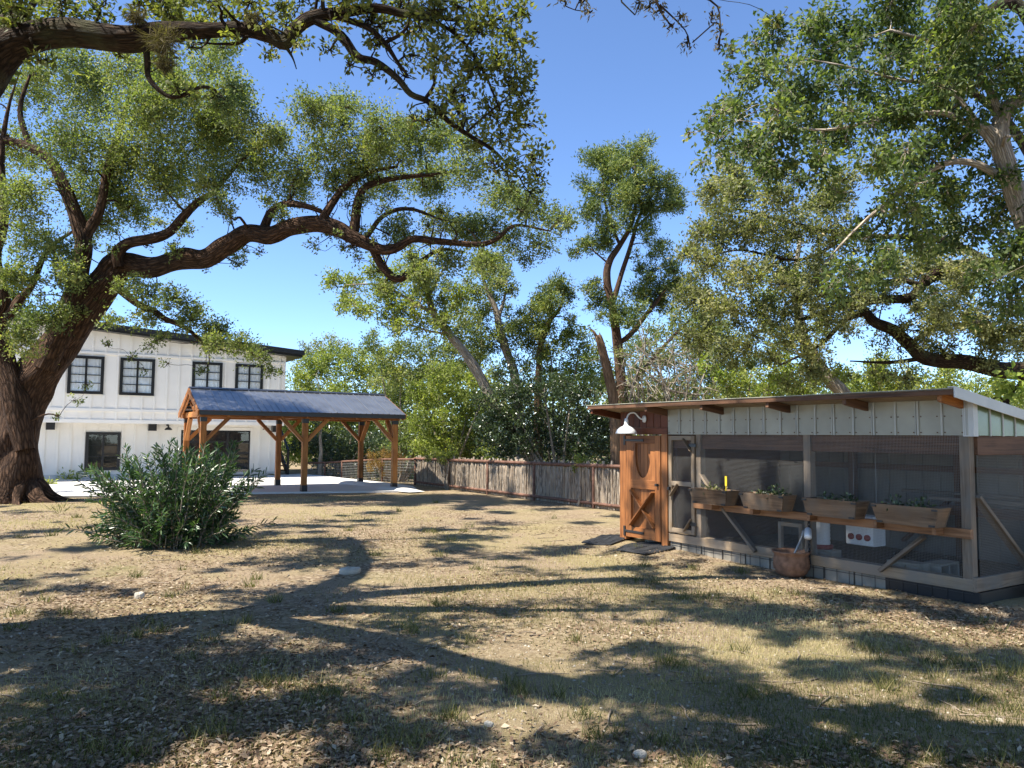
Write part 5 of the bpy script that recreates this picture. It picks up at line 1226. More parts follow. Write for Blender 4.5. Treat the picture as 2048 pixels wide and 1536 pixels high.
# ---- tall juniper
Z6 = 25.0
b6 = P(1250, 960, Z6); b6.z = 0
T6 = Tree('juniper_tree', 'tall forked juniper standing against the open sky', 'tree', b6, 'cedarbark', 'l_cedar', L=.13, Wd=.036, dens=1.7, up=.6, spray=.6, twigs=12)
T6.limb([(b6.x, b6.y, -.1, 0.216), *[(*P(a, b, Z6), r) for a, b, r in ((1248, 820, 0.180), (1236, 700, 0.158), (1226, 620, 0.144), (1214, 560, 0.130), (1218, 525, 0.115), (1240, 490, 0.094), (1262, 450, 0.079), (1272, 400, 0.058), (1270, 340, 0.036), (1275, 300, 0.014))]], 5, 10, .15)
for br in ([(1228, 600, 0.094), (1242, 550, 0.079), (1262, 490, 0.072), (1280, 430, 0.050), (1320, 370, 0.022)], [(1233, 690, 0.085), (1262, 668, .09), (1300, 620, 0.072), (1340, 570, 0.043), (1360, 555, 0.014)], [(1240, 490, 0.058), (1215, 430, 0.043), (1205, 350, 0.022)], [(1265, 460, 0.036), (1300, 430, 0.029), (1345, 395, 0.011)], [(1220, 530, 0.036), (1185, 500, 0.022)], [(1242, 790, 0.08), (1275, 755, .08), (1330, 690, 0.058), (1380, 640, 0.029)]):
    T6.limb_px([(a, b, Z6, r) for a, b, r in br], 4, 8)
T6.clump_px([(1185, 320, 28), (1215, 325, 30), (1260, 315, 32), (1278, 300, 22), (1235, 360, 36), (1285, 365, 40), (1325, 375, 30), (1350, 385, 22), (1195, 390, 32), (1240, 410, 36), (1300, 415, 34), (1180, 430, 28), (1225, 455, 30), (1340, 410, 20), (1170, 490, 22), (1200, 490, 26), (1290, 460, 24), (1320, 500, 24), (1345, 540, 24), (1330, 575, 28), (1365, 570, 20), (1290, 540, 22), (1200, 600, 26), (1230, 620, 28), (1280, 590, 34), (1260, 640, 30), (1320, 610, 24), (1190, 570, 14)], Z6, .8)
T6.fill(3, .7, .6, .4)
T6.finish()
# ---- broken snag
Z7 = 20.4
b7 = P(1233, 975, Z7); b7.z = gzf(b7.x, b7.y)
T7 = Tree('dead_snag', 'broken brown dead trunk with splintered top behind the fence by the coop', 'dead tree', b7, 'deadbark', 'l_moss', twigs=0)
T7.limb([(b7.x, b7.y, -.1, .19), *[(*P(a, b, Z7), r) for a, b, r in ((1232, 920, .165), (1230, 850, .15), (1226, 790, .135), (1214, 735, .125), (1203, 695, .11), (1196, 672, .09))]], 5, 12, .14)
T7.limb_px([(1200, 690, Z7, .07), (1188, 664, Z7, .035), (1180, 658, Z7, .006)], 3, 6); T7.limb_px([(1202, 690, Z7, .06), (1200, 672, Z7, .03), (1199, 664, Z7, .005)], 3, 6)
T7.finish()
# ---- leaning trunk and its tree
Z8 = 23.0
b8 = P(1072, 940, Z8); b8.z = gzf(b8.x, b8.y)
T8 = Tree('leaning_tree', 'tree with long pale bare trunk leaning far over behind the stay fence', 'tree', b8, 'palebark', 'l_light', L=.10, Wd=.05, dens=1.1, twigs=12)
T8.limb([(b8.x, b8.y, -.1, .30), *[(*P(a, b, Z8), r) for a, b, r in ((1055, 905, .24), (1022, 848, .20), (985, 800, .17), (955, 745, .155), (925, 700, .14), (895, 665, .125), (868, 628, .11), (856, 585, .09), (850, 540, .05))]], 5, 10, .18)
for br in ([(870, 630, .06), (820, 600, .05), (760, 570, .03), (690, 570, .012)], [(860, 590, .05), (880, 550, .03), (900, 520, .015)], [(895, 668, .04), (850, 660, .03), (800, 640, .015)], [(1000, 820, .05), (1010, 780, .03)]):
    T8.limb_px([(a, b, Z8, r) for a, b, r in br], 4, 7)
T8.clump_px([(850, 560, 36), (800, 555, 34), (880, 600, 30), (760, 580, 34), (710, 575, 28), (670, 570, 18), (825, 605, 34), (780, 630, 32), (730, 620, 26), (690, 610, 18), (840, 650, 30), (890, 640, 28), (920, 590, 26), (740, 545, 20), (830, 520, 26)], Z8, .8)
T8.fill(3, 1.0, .75, .6)
T8.finish()
Z9 = 25.5
b9 = P(1045, 935, Z9); b9.z = gzf(b9.x, b9.y)
T9 = Tree('slender_tree', 'slender grey trunked tree with feathery crown between the leaning tree and small juniper', 'tree', b9, 'palebark', 'l_oak', L=.10, Wd=.045, dens=1.2, twigs=12)
T9.limb([(b9.x, b9.y, -.1, .20), *[(*P(a, b, Z9), r) for a, b, r in ((1038, 820, .17), (1028, 745, .15), (1010, 695, .14), (998, 650, .13), (992, 620, .10), (970, 570, .06), (960, 530, .03))]], 4, 9, .15)
T9.limb_px([(996, 640, Z9, .07), (1008, 600, Z9, .05), (1015, 560, Z9, .02)], 3, 7)
T9.clump_px([(965, 545, 30), (1000, 550, 28), (940, 585, 30), (985, 590, 28), (1025, 580, 20), (930, 635, 30), (960, 640, 26), (910, 690, 30), (950, 690, 30), (985, 690, 28), (1000, 520, 20), (1025, 660, 22)], Z9, .6)
T9.fill(3, 1.0, .75, .6)
T9.finish()
Z10 = 25.0
b10 = P(1078, 935, Z10); b10.z = gzf(b10.x, b10.y)
T10 = Tree('juniper_tree', 'small dark green juniper bending over beside the slender grey trunk', 'tree', b10, 'cedarbark', 'l_cedar', L=.12, Wd=.034, dens=1.8, up=.6, spray=.6, twigs=8)
T10.limb([(b10.x, b10.y, -.1, .15), *[(*P(a, b, Z10), r) for a, b, r in ((1076, 820, .13), (1078, 740, .11), (1082, 690, .10), (1098, 645, .08), (1122, 612, .05), (1128, 570, .02))]], 4, 8)
T10.clump_px([(1120, 570, 24), (1098, 585, 24), (1135, 595, 18), (1085, 615, 26), (1110, 610, 26), (1070, 650, 28), (1095, 655, 22), (1055, 690, 28), (1040, 650, 18), (1140, 640, 13), (1140, 670, 12), (1060, 620, 14), (1090, 700, 24)], Z10, .5)
T10.fill(2, .7, .6, .3)
T10.finish()
# ---- shrubs and thicket
def shrub(name, label, px, Z, leaf, lst, L=.09, Wd=.042, dens=.85, bark='greybark', cat='shrub', stems=5, jz=.6, droop=.1, group=None):
    b = P(px, 960, Z); b.z = gzf(b.x, b.y)
    t = Tree(name, label, cat, b, bark, leaf, group, L=L, Wd=Wd, dens=dens * 1.6, twigs=5, droop=droop)
    cs = [P(q[0], q[1], Z) for q in lst]; top = max(c.z for c in cs); x0 = min(c.x for c in cs); x1 = max(c.x for c in cs)
    for k in range(stems):
        f = (k + .5) / stems; xe = x0 + (x1 - x0) * f; h = top * rnd.uniform(.6, .9)
        t.limb([(b.x + rnd.uniform(-.12, .12), b.y + rnd.uniform(-.1, .1), b.z - .08, .06), ((b.x * 2 + xe) / 3, b.y + rnd.uniform(-.2, .2), h * .35, .045), (xe, b.y + rnd.uniform(-.3, .3), h, .02)], 4, 6)
    t.clump_px(lst, Z, jz); t.fill(1, .8, .65, .4); t.finish(); return t
shrub('ivy_thicket', 'glossy dark evergreen thicket behind the stay fence next to the snag', 1120, 22.4, 'l_dark', [(1010, 790, 34), (1050, 775, 36), (1095, 780, 38), (1140, 800, 40), (1000, 840, 36), (1045, 830, 40), (1095, 840, 42), (1150, 850, 42), (1195, 840, 32), (990, 890, 34), (1040, 890, 38), (1100, 895, 40), (1160, 900, 40), (1205, 895, 32), (1180, 780, 30), (960, 800, 24), (970, 850, 30), (1215, 860, 20), (1010, 745, 22)], L=.085, Wd=.04)
shrub('bright_shrub', 'yellow green shrub rising above the dark thicket behind the fence', 1110, 25.4, 'l_light', [(1120, 690, 30), (1090, 720, 30), (1150, 710, 30), (1130, 750, 32), (1170, 750, 30), (1100, 760, 30), (1165, 670, 24), (1190, 700, 24), (1060, 740, 24), (1200, 760, 26), (1140, 660, 18)], L=.10, Wd=.05, dens=.7)
shrub('leafy_shrub', 'pale green shrub spilling over the fence beside the pavilion end', 900, 27.2, 'l_light', [(850, 800, 32), (890, 790, 34), (930, 800, 34), (960, 820, 28), (840, 850, 32), (885, 845, 36), (930, 850, 36), (965, 860, 28), (850, 900, 32), (895, 895, 34), (940, 900, 34), (975, 905, 24), (870, 760, 28), (910, 745, 30), (950, 760, 28), (830, 780, 24), (985, 780, 22)], L=.10, Wd=.05)
shrub('thicket_tree', 'mid green leafy tree filling the gap above the pavilion end', 800, 29.0, 'l_oak', [(810, 700, 34), (850, 710, 34), (890, 710, 32), (770, 720, 32), (800, 750, 34), (840, 755, 34), (880, 750, 34), (930, 740, 32), (780, 790, 32), (820, 800, 34), (740, 690, 26), (960, 720, 26), (990, 750, 26), (800, 840, 34), (835, 870, 34), (800, 890, 34), (860, 900, 34)], L=.11, Wd=.05, cat='tree', stems=6)
shrub('leafy_tree', 'broad light green tree mass standing behind the pavilion roof', 680, 37.0, 'l_light', [(600, 760, 30), (640, 750, 34), (690, 745, 34), (740, 750, 34), (590, 800, 28), (630, 790, 34), (680, 790, 34), (730, 790, 36), (780, 790, 30), (620, 720, 26), (665, 715, 30), (710, 715, 30), (755, 715, 28), (590, 840, 28), (640, 840, 34), (690, 840, 34), (740, 840, 34), (600, 880, 28), (640, 885, 32), (690, 890, 34), (740, 890, 34), (785, 845, 30), (590, 910, 24), (640, 920, 24), (690, 925, 26), (740, 925, 26), (785, 900, 28), (790, 750, 28)], L=.13, Wd=.065, cat='tree', stems=7, jz=1.2, dens=.95)
shrub('far_tree', 'hazy grey green tree top rising behind the light green mass', 650, 46.0, 'l_grey', [(640, 690, 22), (665, 685, 20), (620, 705, 20), (690, 705, 20), (650, 715, 22), (600, 730, 20)], L=.15, Wd=.07, cat='tree', stems=4, dens=.55)
shrub('dark_sapling', 'dark small leaved sapling behind the wire fence under the pavilion', 690, 32.6, 'l_dark', [(640, 880, 22), (670, 870, 22), (700, 880, 24), (655, 905, 22), (690, 910, 22), (720, 905, 20), (620, 900, 18), (600, 890, 18), (745, 880, 24), (770, 900, 22), (640, 925, 16), (740, 915, 20)], L=.11, Wd=.05, dens=.7, stems=6)
# pale sapling stem by the wire fence
sb_ = P(640, 948, 31.6); sb_.z = gzf(sb_.x, sb_.y); TS = Tree('sapling', 'pale thin sapling trunk standing at the wire fence under the pavilion', 'tree', sb_, 'palebark', 'l_dark', L=.11, Wd=.05, dens=.5, twigs=4)
TS.limb([(sb_.x, sb_.y, sb_.z - .1, .10), *[(*P(a, b, 31.6), r) for a, b, r in ((640, 925, .085), (642, 900, .075), (640, 870, .06), (646, 840, .04))]], 4, 8); TS.clump_px([(640, 850, 20), (655, 830, 18), (625, 840, 16)], 31.6, .3); TS.finish()
# thicket behind the coop
shrub('brush_thicket', 'tangled grey brush and leaves heaped behind the coop door end', 1320, 22.2, 'l_grey', [(1260, 720, 26), (1300, 700, 28), (1340, 720, 30), (1380, 740, 30), (1280, 760, 30), (1330, 770, 30), (1380, 780, 30), (1260, 800, 26), (1310, 800, 28), (1420, 790, 28), (1250, 850, 26), (1300, 860, 30)], L=.08, Wd=.034, dens=.35, stems=9, cat='thicket')
shrub('leafy_shrub', 'leafy green shrub behind the coop roof right of the brush heap', 1480, 22.5, 'l_oak', [(1400, 720, 32), (1440, 740, 34), (1480, 730, 34), (1520, 720, 34), (1430, 790, 30), (1480, 790, 32), (1530, 790, 32), (1580, 800, 32), (1400, 660, 30), (1440, 660, 30), (1490, 680, 32), (1540, 660, 32)], L=.09, Wd=.042, dens=.75, stems=6)
shrub('leafy_tree', 'green leafy tree filling the view between the juniper and the brush heap', 1360, 28.5, 'l_oak', [(1270, 690, 28), (1310, 670, 28), (1350, 660, 30), (1390, 640, 30), (1430, 620, 30), (1280, 740, 30), (1330, 720, 30), (1380, 700, 32), (1430, 690, 32), (1270, 790, 30), (1320, 780, 30), (1370, 760, 30), (1420, 750, 30), (1180, 720, 26), (1210, 760, 28), (1400, 580, 22)], L=.11, Wd=.052, dens=.85, stems=7, cat='tree', jz=.8)
shrub('vine_patch', 'patch of bright yellow green vine leaves above the coop roof', 1420, 19.8, 'l_yel', [(1415, 715, 16), (1430, 735, 16), (1400, 735, 12), (1440, 755, 10)], L=.09, Wd=.07, dens=.6, stems=2, cat='vine', jz=.2)
shrub('vine_patch', 'second bright vine patch above the coop roof by the leaning pale trunk', 1575, 18.6, 'l_yel', [(1550, 760, 16), (1575, 742, 18), (1600, 735, 14), (1535, 780, 14), (1625, 745, 10)], L=.09, Wd=.07, dens=.6, stems=2, cat='vine', jz=.2)
shrub('understory_shrub', 'shaded leafy shrub row beyond the coop roof under the heavy limb', 1850, 25.0, 'l_light', [(1700, 790, 32), (1750, 800, 34), (1800, 800, 34), (1850, 800, 34), (1900, 790, 34), (1950, 790, 36), (2000, 800, 36), (2045, 810, 36), (1760, 760, 26), (1900, 740, 26), (1990, 770, 28), (2030, 850, 36)], L=.10, Wd=.048, dens=.75, stems=9, jz=.8)
# bright branch at the far right edge
TF = Tree('fig_sapling', 'bright big leaved sapling with a dark crooked stem behind the coop roof edge', 'sapling', P(2055, 960, 12.4) * 1, 'oakbark2', 'l_yel', L=.14, Wd=.09, dens=.5, twigs=3, droop=.6)
fbz = P(2055, 960, 12.4); TF.limb([(fbz.x, fbz.y, -.05, .05), *[(*P(a, b, 12.4), r) for a, b, r in ((2052, 900, .045), (2016, 815, .035), (2022, 790, .03), (2040, 765, .02))]], 4, 7); TF.limb_px([(2016, 815, 12.4, .02), (2000, 795, 12.4, .016), (1980, 800, 12.4, .008)], 3, 6)
TF.clump_px([(2010, 765, 20), (2040, 760, 24), (2030, 785, 16), (2060, 780, 24)], 12.4, .2); TF.finish()
# bare twigs of the brush heap
TT = Tubes()
for _ in range(150):
    a = np.array(P(rnd.uniform(1240, 1420), rnd.uniform(700, 830), rnd.uniform(20.8, 23))); d = unit(rng.normal(size=3) + np.array([0, 0, .1])) * rng.uniform(.5, 1.5)
    TT.add([tuple(a), tuple(a + d * .5 + rng.normal(size=3) * .1), tuple(a + d)], [.014, .010, .004], 4)
for br in ([(1345, 830, .05), (1330, 770, .045), (1300, 720, .035), (1270, 690, .02)], [(1400, 790, .03), (1340, 780, .025), (1290, 740, .02)], [(1300, 840, .05), (1260, 800, .04), (1290, 700, .02), (1280, 640, .01)]):
    TT.add(catmull([tuple(P(a, b, 21.5)) for a, b, r in br], 4), np.linspace(br[0][2], br[-1][2], 4 * (len(br) - 1) + 1), 6)
bt = P(1320, 930, 21.5); bt.z = 0
for k in range(8):
    e = np.array(P(1250 + 22 * k, 740 + rnd.uniform(-30, 30), 21.6)); TT.add(catmull([(bt.x + rnd.uniform(-.5, .5), bt.y, -.05), tuple((np.array(bt) + e) / 2 + rng.normal(size=3) * .15), tuple(e)], 4), np.linspace(.05, .012, 9), 6)
to = TT.build('brush_pile', M['greybark'], None, tuple(bt)); tag(to, 'tangle of bare grey dead branches between the snag and the coop roof', 'branches')
# dry vine on the wire fence and green sprig on the stay fence
shrub('dry_vine', 'dry orange vine sprawling over the wire fence behind the pavilion end post', 770, 27.9, 'l_vine', [(745, 912, 12), (770, 910, 14), (790, 912, 12), (760, 930, 13), (785, 932, 13), (805, 920, 10), (775, 950, 12), (740, 930, 9), (800, 940, 10)], L=.06, Wd=.02, dens=.7, stems=5, cat='vine', jz=.15)
shrub('fence_sprig', 'green leafy sprig hanging over the stay fence near the coop', 1162, 18.6, 'l_light', [(1160, 928, 11), (1152, 938, 8), (1168, 920, 9), (1156, 915, 7)], L=.05, Wd=.022, dens=.8, stems=2, cat='sprig', jz=.1)
shrub('fence_creeper', 'leafy creeper hanging over the stay fence beside the pale shrub', 893, 24.0, 'l_light', [(893, 915, 14), (885, 922, 9), (905, 910, 12), (870, 905, 14)], L=.07, Wd=.035, dens=.75, stems=3, cat='vine', jz=.15)
# far wood closing the view
nW = 42000; wx = rng.uniform(-45, 48, nW); wy = 44 + rng.uniform(0, 9, nW) + .004 * wx * wx; top = 4.2 + 2.2 * fbm(wx * .18 + 40, wx * 0 + 3, 21, 4)
top = np.where(wx < -8, np.minimum(top, 3.2), top)
wz = rng.uniform(0, 1, nW) ** .8 * top; pos = np.stack([wx, wy, wz], 1)
V, Q = leaf_quads(pos, unit(rng.normal(size=(nW, 3))), rng.uniform(.25, .5, nW), rng.uniform(.14, .26, nW))
wo = quads('far_wood', V, Q, M['l_oak'], None, tint=np.repeat(np.clip(rng.normal(size=nW) * .2 + .35, 0, 1), 4), kind='stuff'); tag(wo, 'far off green wood closing the view behind the trees', 'wood')

nW = 30000; wx = rng.uniform(-8.5, 20, nW); wy = np.where(wx < 3, 27.0, 24.5) + rng.uniform(0, 6, nW) + np.where(wx < -3, 5.5, 0); top = 1.1 + 1.8 * fbm(wx * .4 + 40, wy * .2 + 3, 23, 4)
wz = rng.uniform(0, 1, nW) * top + gz(wx, wy); pos = np.stack([wx, wy, wz], 1)
V, Q = leaf_quads(pos, unit(rng.normal(size=(nW, 3))), rng.uniform(.10, .24, nW), rng.uniform(.06, .12, nW))
wo = quads('undergrowth', V, Q, M['l_dark'], None, tint=np.repeat(np.clip(rng.normal(size=nW) * .2 + .42, 0, 1), 4), kind='stuff'); tag(wo, 'dark low undergrowth filling the shade beyond the fence', 'undergrowth')

# ---- oleander
ob_ = onz(345, 1088, 0); ob_.z = gzf(ob_.x, ob_.y)
ol = thing('oleander_bush', 'many stemmed dark green oleander bush with narrow leaves in front of the house', 'bush', ob_)
TO = Tubes(); lp = []; ldr = []
for k in range(230):
    an = rng.uniform(0, 2 * np.pi); rr = rng.uniform(0, 1) ** .5 * .62; c = np.array([ob_.x + rr * math.cos(an) * 1.1, ob_.y + rr * math.sin(an) * .8, ob_.z - .05])
    lean = rng.uniform(.05, 1.0); az_ = an + rng.normal() * .5
    H = rng.uniform(.22, 1.62) * (1 - .25 * lean ** 2); sx = .85 * lean; tip = c + np.array([math.cos(az_) * sx, math.sin(az_) * sx * .85, H])
    mid = c + (tip - c) * .5 + np.array([-math.cos(az_) * sx * .12, -math.sin(az_) * sx * .1, H * .10])
    pth = catmull([c, mid, tip], 5); TO.add(pth, np.linspace(.011, .004, len(pth)), 5)
    tg = unit(np.gradient(pth, axis=0)); cum = np.linspace(0, 1, len(pth)); Ls = np.linalg.norm(tip - c)
    t0 = .14; nw = int(Ls * (1 - t0) / .048)
    for w_ in range(nw):
        t_ = t0 + (1 - t0) * (w_ + .5) / nw; pz = np.array([np.interp(t_, cum, pth[:, i]) for i in range(3)]); tt_ = unit(np.array([np.interp(t_, cum, tg[:, i]) for i in range(3)]))
        for q in range(3):
            if rng.uniform() > .8 + .3 * t_: continue
            r_ = rng.normal(size=3); sdv = unit(np.cross(tt_, r_)); lp.append(pz); ldr.append(unit(sdv * .75 + tt_ * (.35 + .5 * t_) + np.array([0, 0, -.05])))
lp = np.array(lp); ldr = np.array(ldr); nO = len(lp)
TO.build('stems', M['greybark'], ol, tuple(ob_))
lenO = rng.uniform(.09, .155, nO)
score = lp[:, 1] - .35 * lp[:, 2] + rng.normal(size=nO) * .05; order = np.argsort(score); ind = order[:290]; rest = order[290:]
tn = np.clip(.38 + rng.normal(size=nO) * .2, 0, 1)
def long_leaves(pos, ld, L, tn):
    n_ = len(pos); r = unit(rng.normal(size=(n_, 3))); side = unit(np.cross(ld, r)); nr = np.cross(side, ld); L = L[:, None]; w = L * .085
    a = pos; m1 = pos + ld * L * .35 + nr * L * .02; m2 = pos + ld * L * .7; tip = pos + ld * L - np.array([0, 0, .1]) * L
    V = np.stack([a, m1 + side * w, m2 + side * w * .85, tip, m2 - side * w * .85, m1 - side * w], 1).reshape(-1, 3); b = np.arange(n_)[:, None] * 6
    Q = np.concatenate([b + np.array([[0, 1, 2, 3]]), b + np.array([[0, 3, 4, 5]])], 1).reshape(-1, 4)
    return V, Q, np.repeat(tn, 6)
V, Q, tt_ = long_leaves(lp[rest], ldr[rest], lenO[rest], tn[rest])
quads('leaves', V - np.array(ob_), Q, M['l_olea'], ol, tuple(ob_), tint=tt_, kind='stuff')
lv_m = []
for k in range(6):
    V, Q, t_ = long_leaves(np.zeros((1, 3)), np.array([[1., 0, 0]]), np.array([1.0]), np.array([.2 + .13 * k]))
    o = quads('leaf', V, Q, M['l_olea'], None, tint=t_); lv_m.append(o.data); bpy.data.objects.remove(o)
for i in ind:
    o = bpy.data.objects.new('leaf', lv_m[i % 6]); ax = Vector(ldr[i]); ay = ax.orthogonal().normalized()
    ay = Matrix.Rotation(rnd.uniform(0, 6.28), 3, ax) @ ay; az = ax.cross(ay); m4 = (Matrix((ax, ay, az)).transposed() * float(lenO[i])).to_4x4(); m4[3][3] = 1; m4.translation = Vector(lp[i])
    link(o, ol, m4)
# fern and low plants by the house wall
def fern(label, px, py, r, n_, leaf, Z=None):
    c = onz(px, py, 0.05); d = unit(rng.normal(size=(n_, 3)) * np.array([1, 1, .4]) + np.array([0, 0, .5])); pos = np.array(c) + d * rng.uniform(.1, 1, (n_, 1)) * r; pos[:, 2] = np.maximum(pos[:, 2] - .1 * r, c.z)
    V, Q = leaf_quads(pos, unit(d + rng.normal(size=(n_, 3)) * .4), rng.uniform(.08, .16, n_), rng.uniform(.03, .05, n_)); t = thing('fern', label, 'plant', c, 'low plants by the house wall')
    quads('fronds', V - np.array(c), Q, M[leaf], t, tuple(c), tint=np.repeat(rng.uniform(.3, 1, n_), 4), kind='stuff')
    T = Tubes()
    for k in range(8): T.add([tuple(c), tuple(np.array(c) + (pos[k] - np.array(c)) * .5 + np.array([0, 0, .05])), tuple(pos[k])], [.012, .009, .004], 4)
    T.build('stems', M['twig'], t, tuple(c))
fern('pale feathery fern growing against the house wall beside the oak trunk', 135, 958, .42, 260, 'l_light')
fern('small green fern at the foot of the oak beside the concrete pad', 98, 968, .22, 120, 'l_oak')
# small weeds near the oleander
for (px, py, lab) in ((118, 1030, 'spindly weed growing between the oak roots and the oleander'),):
    c = gpt(px, py); n_ = 60; d = unit(rng.normal(size=(n_, 3)) * np.array([1, 1, .5]) + np.array([0, 0, .9])); pos = np.array(c) + d * rng.uniform(0, .25, (n_, 1))
    V, Q = leaf_quads(pos, d, rng.uniform(.08, .18, n_), rng.uniform(.008, .015, n_)); o = quads('weed', V - np.array(c), Q, M['l_grass'], None, tuple(c), tint=np.repeat(rng.uniform(0, .6, n_), 4)); tag(o, lab, 'weed')

# ------------------------------------------------------------------ ground cover
def yard_points(n, zmin=3.2, zmax=22, power=1.6):
    """points in the yard, denser towards the camera, kept off the coop and the pad"""
    uu = rng.uniform(0, 1, n); a = 1 - power; y = (zmin ** a + uu * (zmax ** a - zmin ** a)) ** (1 / a)
    x = rng.uniform(-.78, .78, n) * (y + .6)
    rel = np.stack([x - K0.x, y - K0.y], 1); t = rel @ np.array([fdir.x, fdir.y]); d = rel @ np.array([sdir.x, sdir.y])
    ok = ~((d > -.04) & (t < CL + .05) & (t > -.08))
    relp = np.stack([x - padpts[1].x, y - padpts[1].y], 1); e = np.array([padpts[2].x - padpts[1].x, padpts[2].y - padpts[1].y]); e = e / np.linalg.norm(e); nrm = np.array([-e[1], e[0]])
    ok &= ~((relp @ nrm > -.02) & (relp @ e < 5.6))
    relf = np.stack([x - fB.x, y - fB.y], 1); ok &= (relf @ np.array([fn.x, fn.y]) > .05) | (x < fB.x)
    return x[ok], y[ok]
def litter_mask(x, y):
    left = sstep(1.0, -2.0, x) * (1 - sstep(13, 16, y)); m_ = fbm(x * .55 + 30, y * .55 + 30, 31, 4)
    rel = np.stack([x - K0.x, y - K0.y], 1); d = -(rel @ np.array([sdir.x, sdir.y])); coopn = (1 - sstep(.8, 1.9, d)) * (d > -.1)
    return np.clip(.05 + .5 * left + .9 * coopn + (m_ - .45) * 3.0, 0, 1)
x, y = yard_points(135000); m_ = litter_mask(x, y); kp = rng.uniform(0, 1, len(x)) < m_ * .95 + .02; x, y = x[kp], y[kp]; n_ = len(x)
z = gz(x, y) + rng.uniform(.003, .014, n_)
an = rng.uniform(0, 2 * np.pi, n_); ld = unit(np.stack([np.cos(an), np.sin(an), rng.normal(size=n_) * .25], 1))
L_ = rng.uniform(.028, .058, n_); side = np.stack([-np.sin(an), np.cos(an), rng.normal(size=n_) * .35], 1); wv = (L_ * rng.uniform(.3, .5, n_))[:, None]
pos = np.stack([x, y, z], 1); mid = pos + ld * (L_ * .5)[:, None]
V = np.stack([pos, mid + side * wv * .5 + np.array([0, 0, .006]), pos + ld * L_[:, None], mid - side * wv * .5 + np.array([0, 0, .004])], 1).reshape(-1, 3)
lo = quads('leaf_litter', V, np.arange(4 * n_).reshape(n_, 4), M['l_litter'], None, tint=np.repeat(np.clip(rng.beta(2, 2, n_), 0, 1), 4), kind='stuff'); tag(lo, 'brown and tan fallen leaves scattered over the yard', 'leaf litter')
# grass
def grass(n, hmin, hmax, wid, dens_fn, tint_fn, name, label, lean=.6):
    x, y = yard_points(n, power=1.35); kp = rng.uniform(0, 1, len(x)) < dens_fn(x, y); x, y = x[kp], y[kp]; k = len(x)
    z = gz(x, y) - .004; h = rng.uniform(hmin, hmax, k) * (1 + .02 * y); w = wid * (1 + .14 * y); an = rng.uniform(0, 2 * np.pi, k); le = rng.uniform(.1, lean, k) * h; az = rng.uniform(0, 2 * np.pi, k)
    p = np.stack([x, y, z], 1); sd = np.stack([np.cos(an), np.sin(an), np.zeros(k)], 1) * (w / 2)[:, None]; tip = p + np.stack([np.cos(az) * le, np.sin(az) * le, h], 1)
    V = np.stack([p - sd, p + sd, tip], 1).reshape(-1, 3); b = np.arange(k)[:, None] * 3; Q = np.concatenate([b, b + 1, b + 2, b + 2], 1)
    o = quads(name, V, Q, M['l_grass'], None, tint=np.repeat(np.clip(tint_fn(x, y) + rng.normal(size=k) * .14, 0, 1), 3), kind='stuff'); tag(o, label, 'grass'); return o
def gmask(x, y):
    g = fbm(x * .5 + 70, y * .5 + 70, 41, 4); right = sstep(-3.2, .6, x); rel = np.stack([x - K0.x, y - K0.y], 1); d = -(rel @ np.array([sdir.x, sdir.y]))
    return np.clip((.0 + .7 * right + (g - .45) * 3.2) * sstep(.5, 1.6, d), 0, 1)
def gtint(x, y):
    g = fbm(x * .7 + 20, y * .7 + 120, 51, 4); return np.clip(.74 - (g - .45) * 1.9 - .12 * sstep(1, 4, x), .05, .95)
grass(330000, .012, .045, .0032, gmask, gtint, 'dry_grass', 'short dry straw coloured grass covering the yard')
# taller tufts
cx_, cy_ = yard_points(170, power=1.8); rep = rng.integers(20, 60, len(cx_)); 
tx = np.repeat(cx_, rep) + rng.normal(size=rep.sum()) * .045; ty = np.repeat(cy_, rep) + rng.normal(size=rep.sum()) * .045; k = len(tx)
extra = [(1340, 1330, 130, .07), (900, 1440, 90, .05), (1040, 1390, 80, .05), (270, 1505, 80, .06), (560, 1370, 90, .07), (1190, 1480, 60, .03), (1500, 1395, 90, .06), (1900, 1330, 140, .12), (2020, 1350, 140, .12), (420, 1470, 120, .08), (820, 1490, 120, .1), (640, 1390, 120, .1), (860, 1065, 90, .12), (1420, 1200, 120, .15)]
for (px, py, n1, s1) in extra:
    g = gpt(px, py); tx = np.concatenate([tx, g.x + rng.normal(size=n1) * s1]); ty = np.concatenate([ty, g.y + rng.normal(size=n1) * s1])
k = len(tx); h = rng.uniform(.04, .13, k); az = rng.uniform(0, 2 * np.pi, k); le = rng.uniform(.2, .9, k) * h; an = rng.uniform(0, 2 * np.pi, k)
p = np.stack([tx, ty, gz(tx, ty) - .004], 1); sd = np.stack([np.cos(an), np.sin(an), np.zeros(k)], 1) * .0022 * (1 + .1 * ty)[:, None]; tip = p + np.stack([np.cos(az) * le, np.sin(az) * le, h], 1)
V = np.stack([p - sd, p + sd, tip], 1).reshape(-1, 3); b = np.arange(k)[:, None] * 3
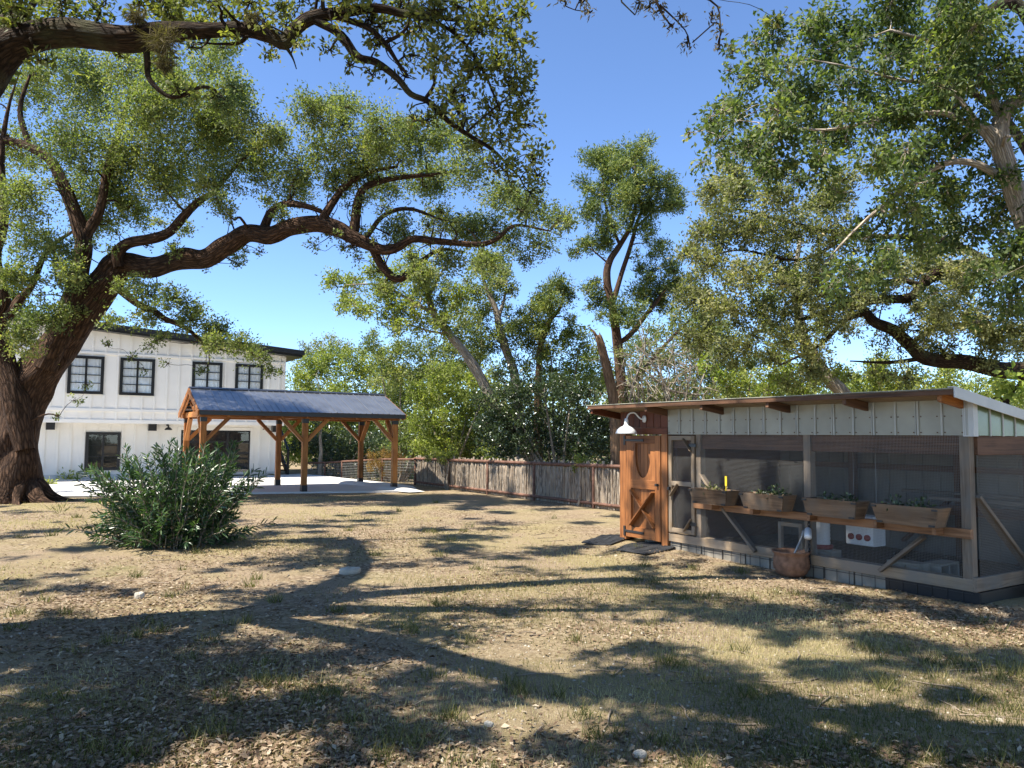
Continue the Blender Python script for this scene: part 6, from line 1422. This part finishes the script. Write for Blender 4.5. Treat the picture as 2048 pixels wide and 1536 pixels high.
o = quads('grass_tufts', V, np.concatenate([b, b + 1, b + 2, b + 2], 1), M['l_grass'], None, tint=np.repeat(rng.uniform(0, .62, k), 3), kind='stuff'); tag(o, 'greener taller grass tufts standing here and there in the yard', 'grass')
x, y = yard_points(420, power=1.6); SK = Tubes()
for a, b in zip(x, y):
    an = rng.uniform(0, 6.28); L = rng.uniform(.06, .38); q = []
    for k in range(4):
        f = (k / 3 - .5) * L; xx = a + math.cos(an) * f + rng.normal() * .012; yy = b + math.sin(an) * f + rng.normal() * .012; q.append((xx, yy, gzf(xx, yy) + .008))
    SK.add(q, np.linspace(.006, .0025, 4) * rng.uniform(.7, 1.4), 5)
o = SK.build('fallen_twigs', M['twig'], None, kind='stuff'); tag(o, 'thin dry twigs fallen across the yard', 'twigs')
# pebbles
x, y = yard_points(9000, power=1.9); k = len(x); s_ = rng.uniform(.004, .014, k) * (1 + (rng.uniform(0, 1, k) > .985) * .9)
ang = np.linspace(0, 2 * np.pi, 5, endpoint=False); ring = np.stack([np.cos(ang), np.sin(ang), np.zeros(5)], 1)[None] * s_[:, None, None] * rng.uniform(.6, 1.2, (k, 5, 1)); z = gz(x, y)
c = np.stack([x, y, z], 1)[:, None]; V = np.concatenate([c + ring, c + ring * .6 + np.array([0, 0, 1]) * s_[:, None, None] * .6, c + np.array([0, 0, 1]) * s_[:, None, None] * .75], 1).reshape(-1, 3)
b = np.arange(k)[:, None] * 11; i_ = np.arange(5); j_ = (i_ + 1) % 5
Q = np.concatenate([np.stack([b + i_, b + j_, b + 5 + j_, b + 5 + i_], -1).reshape(-1, 4), np.stack([b + 5 + i_, b + 5 + j_, b + 10 + 0 * i_, b + 10 + 0 * i_], -1).reshape(-1, 4)])
o = quads('pebbles', V, Q, M['l_pebble'], None, tint=np.repeat(rng.uniform(0, 1, k), 11), smooth=True, kind='stuff'); tag(o, 'small pale pebbles strewn over the yard', 'pebbles')
print("LEAVES", LEAVES, "TRIS", sum(len(me.polygons) * 2 for me in bpy.data.meshes))
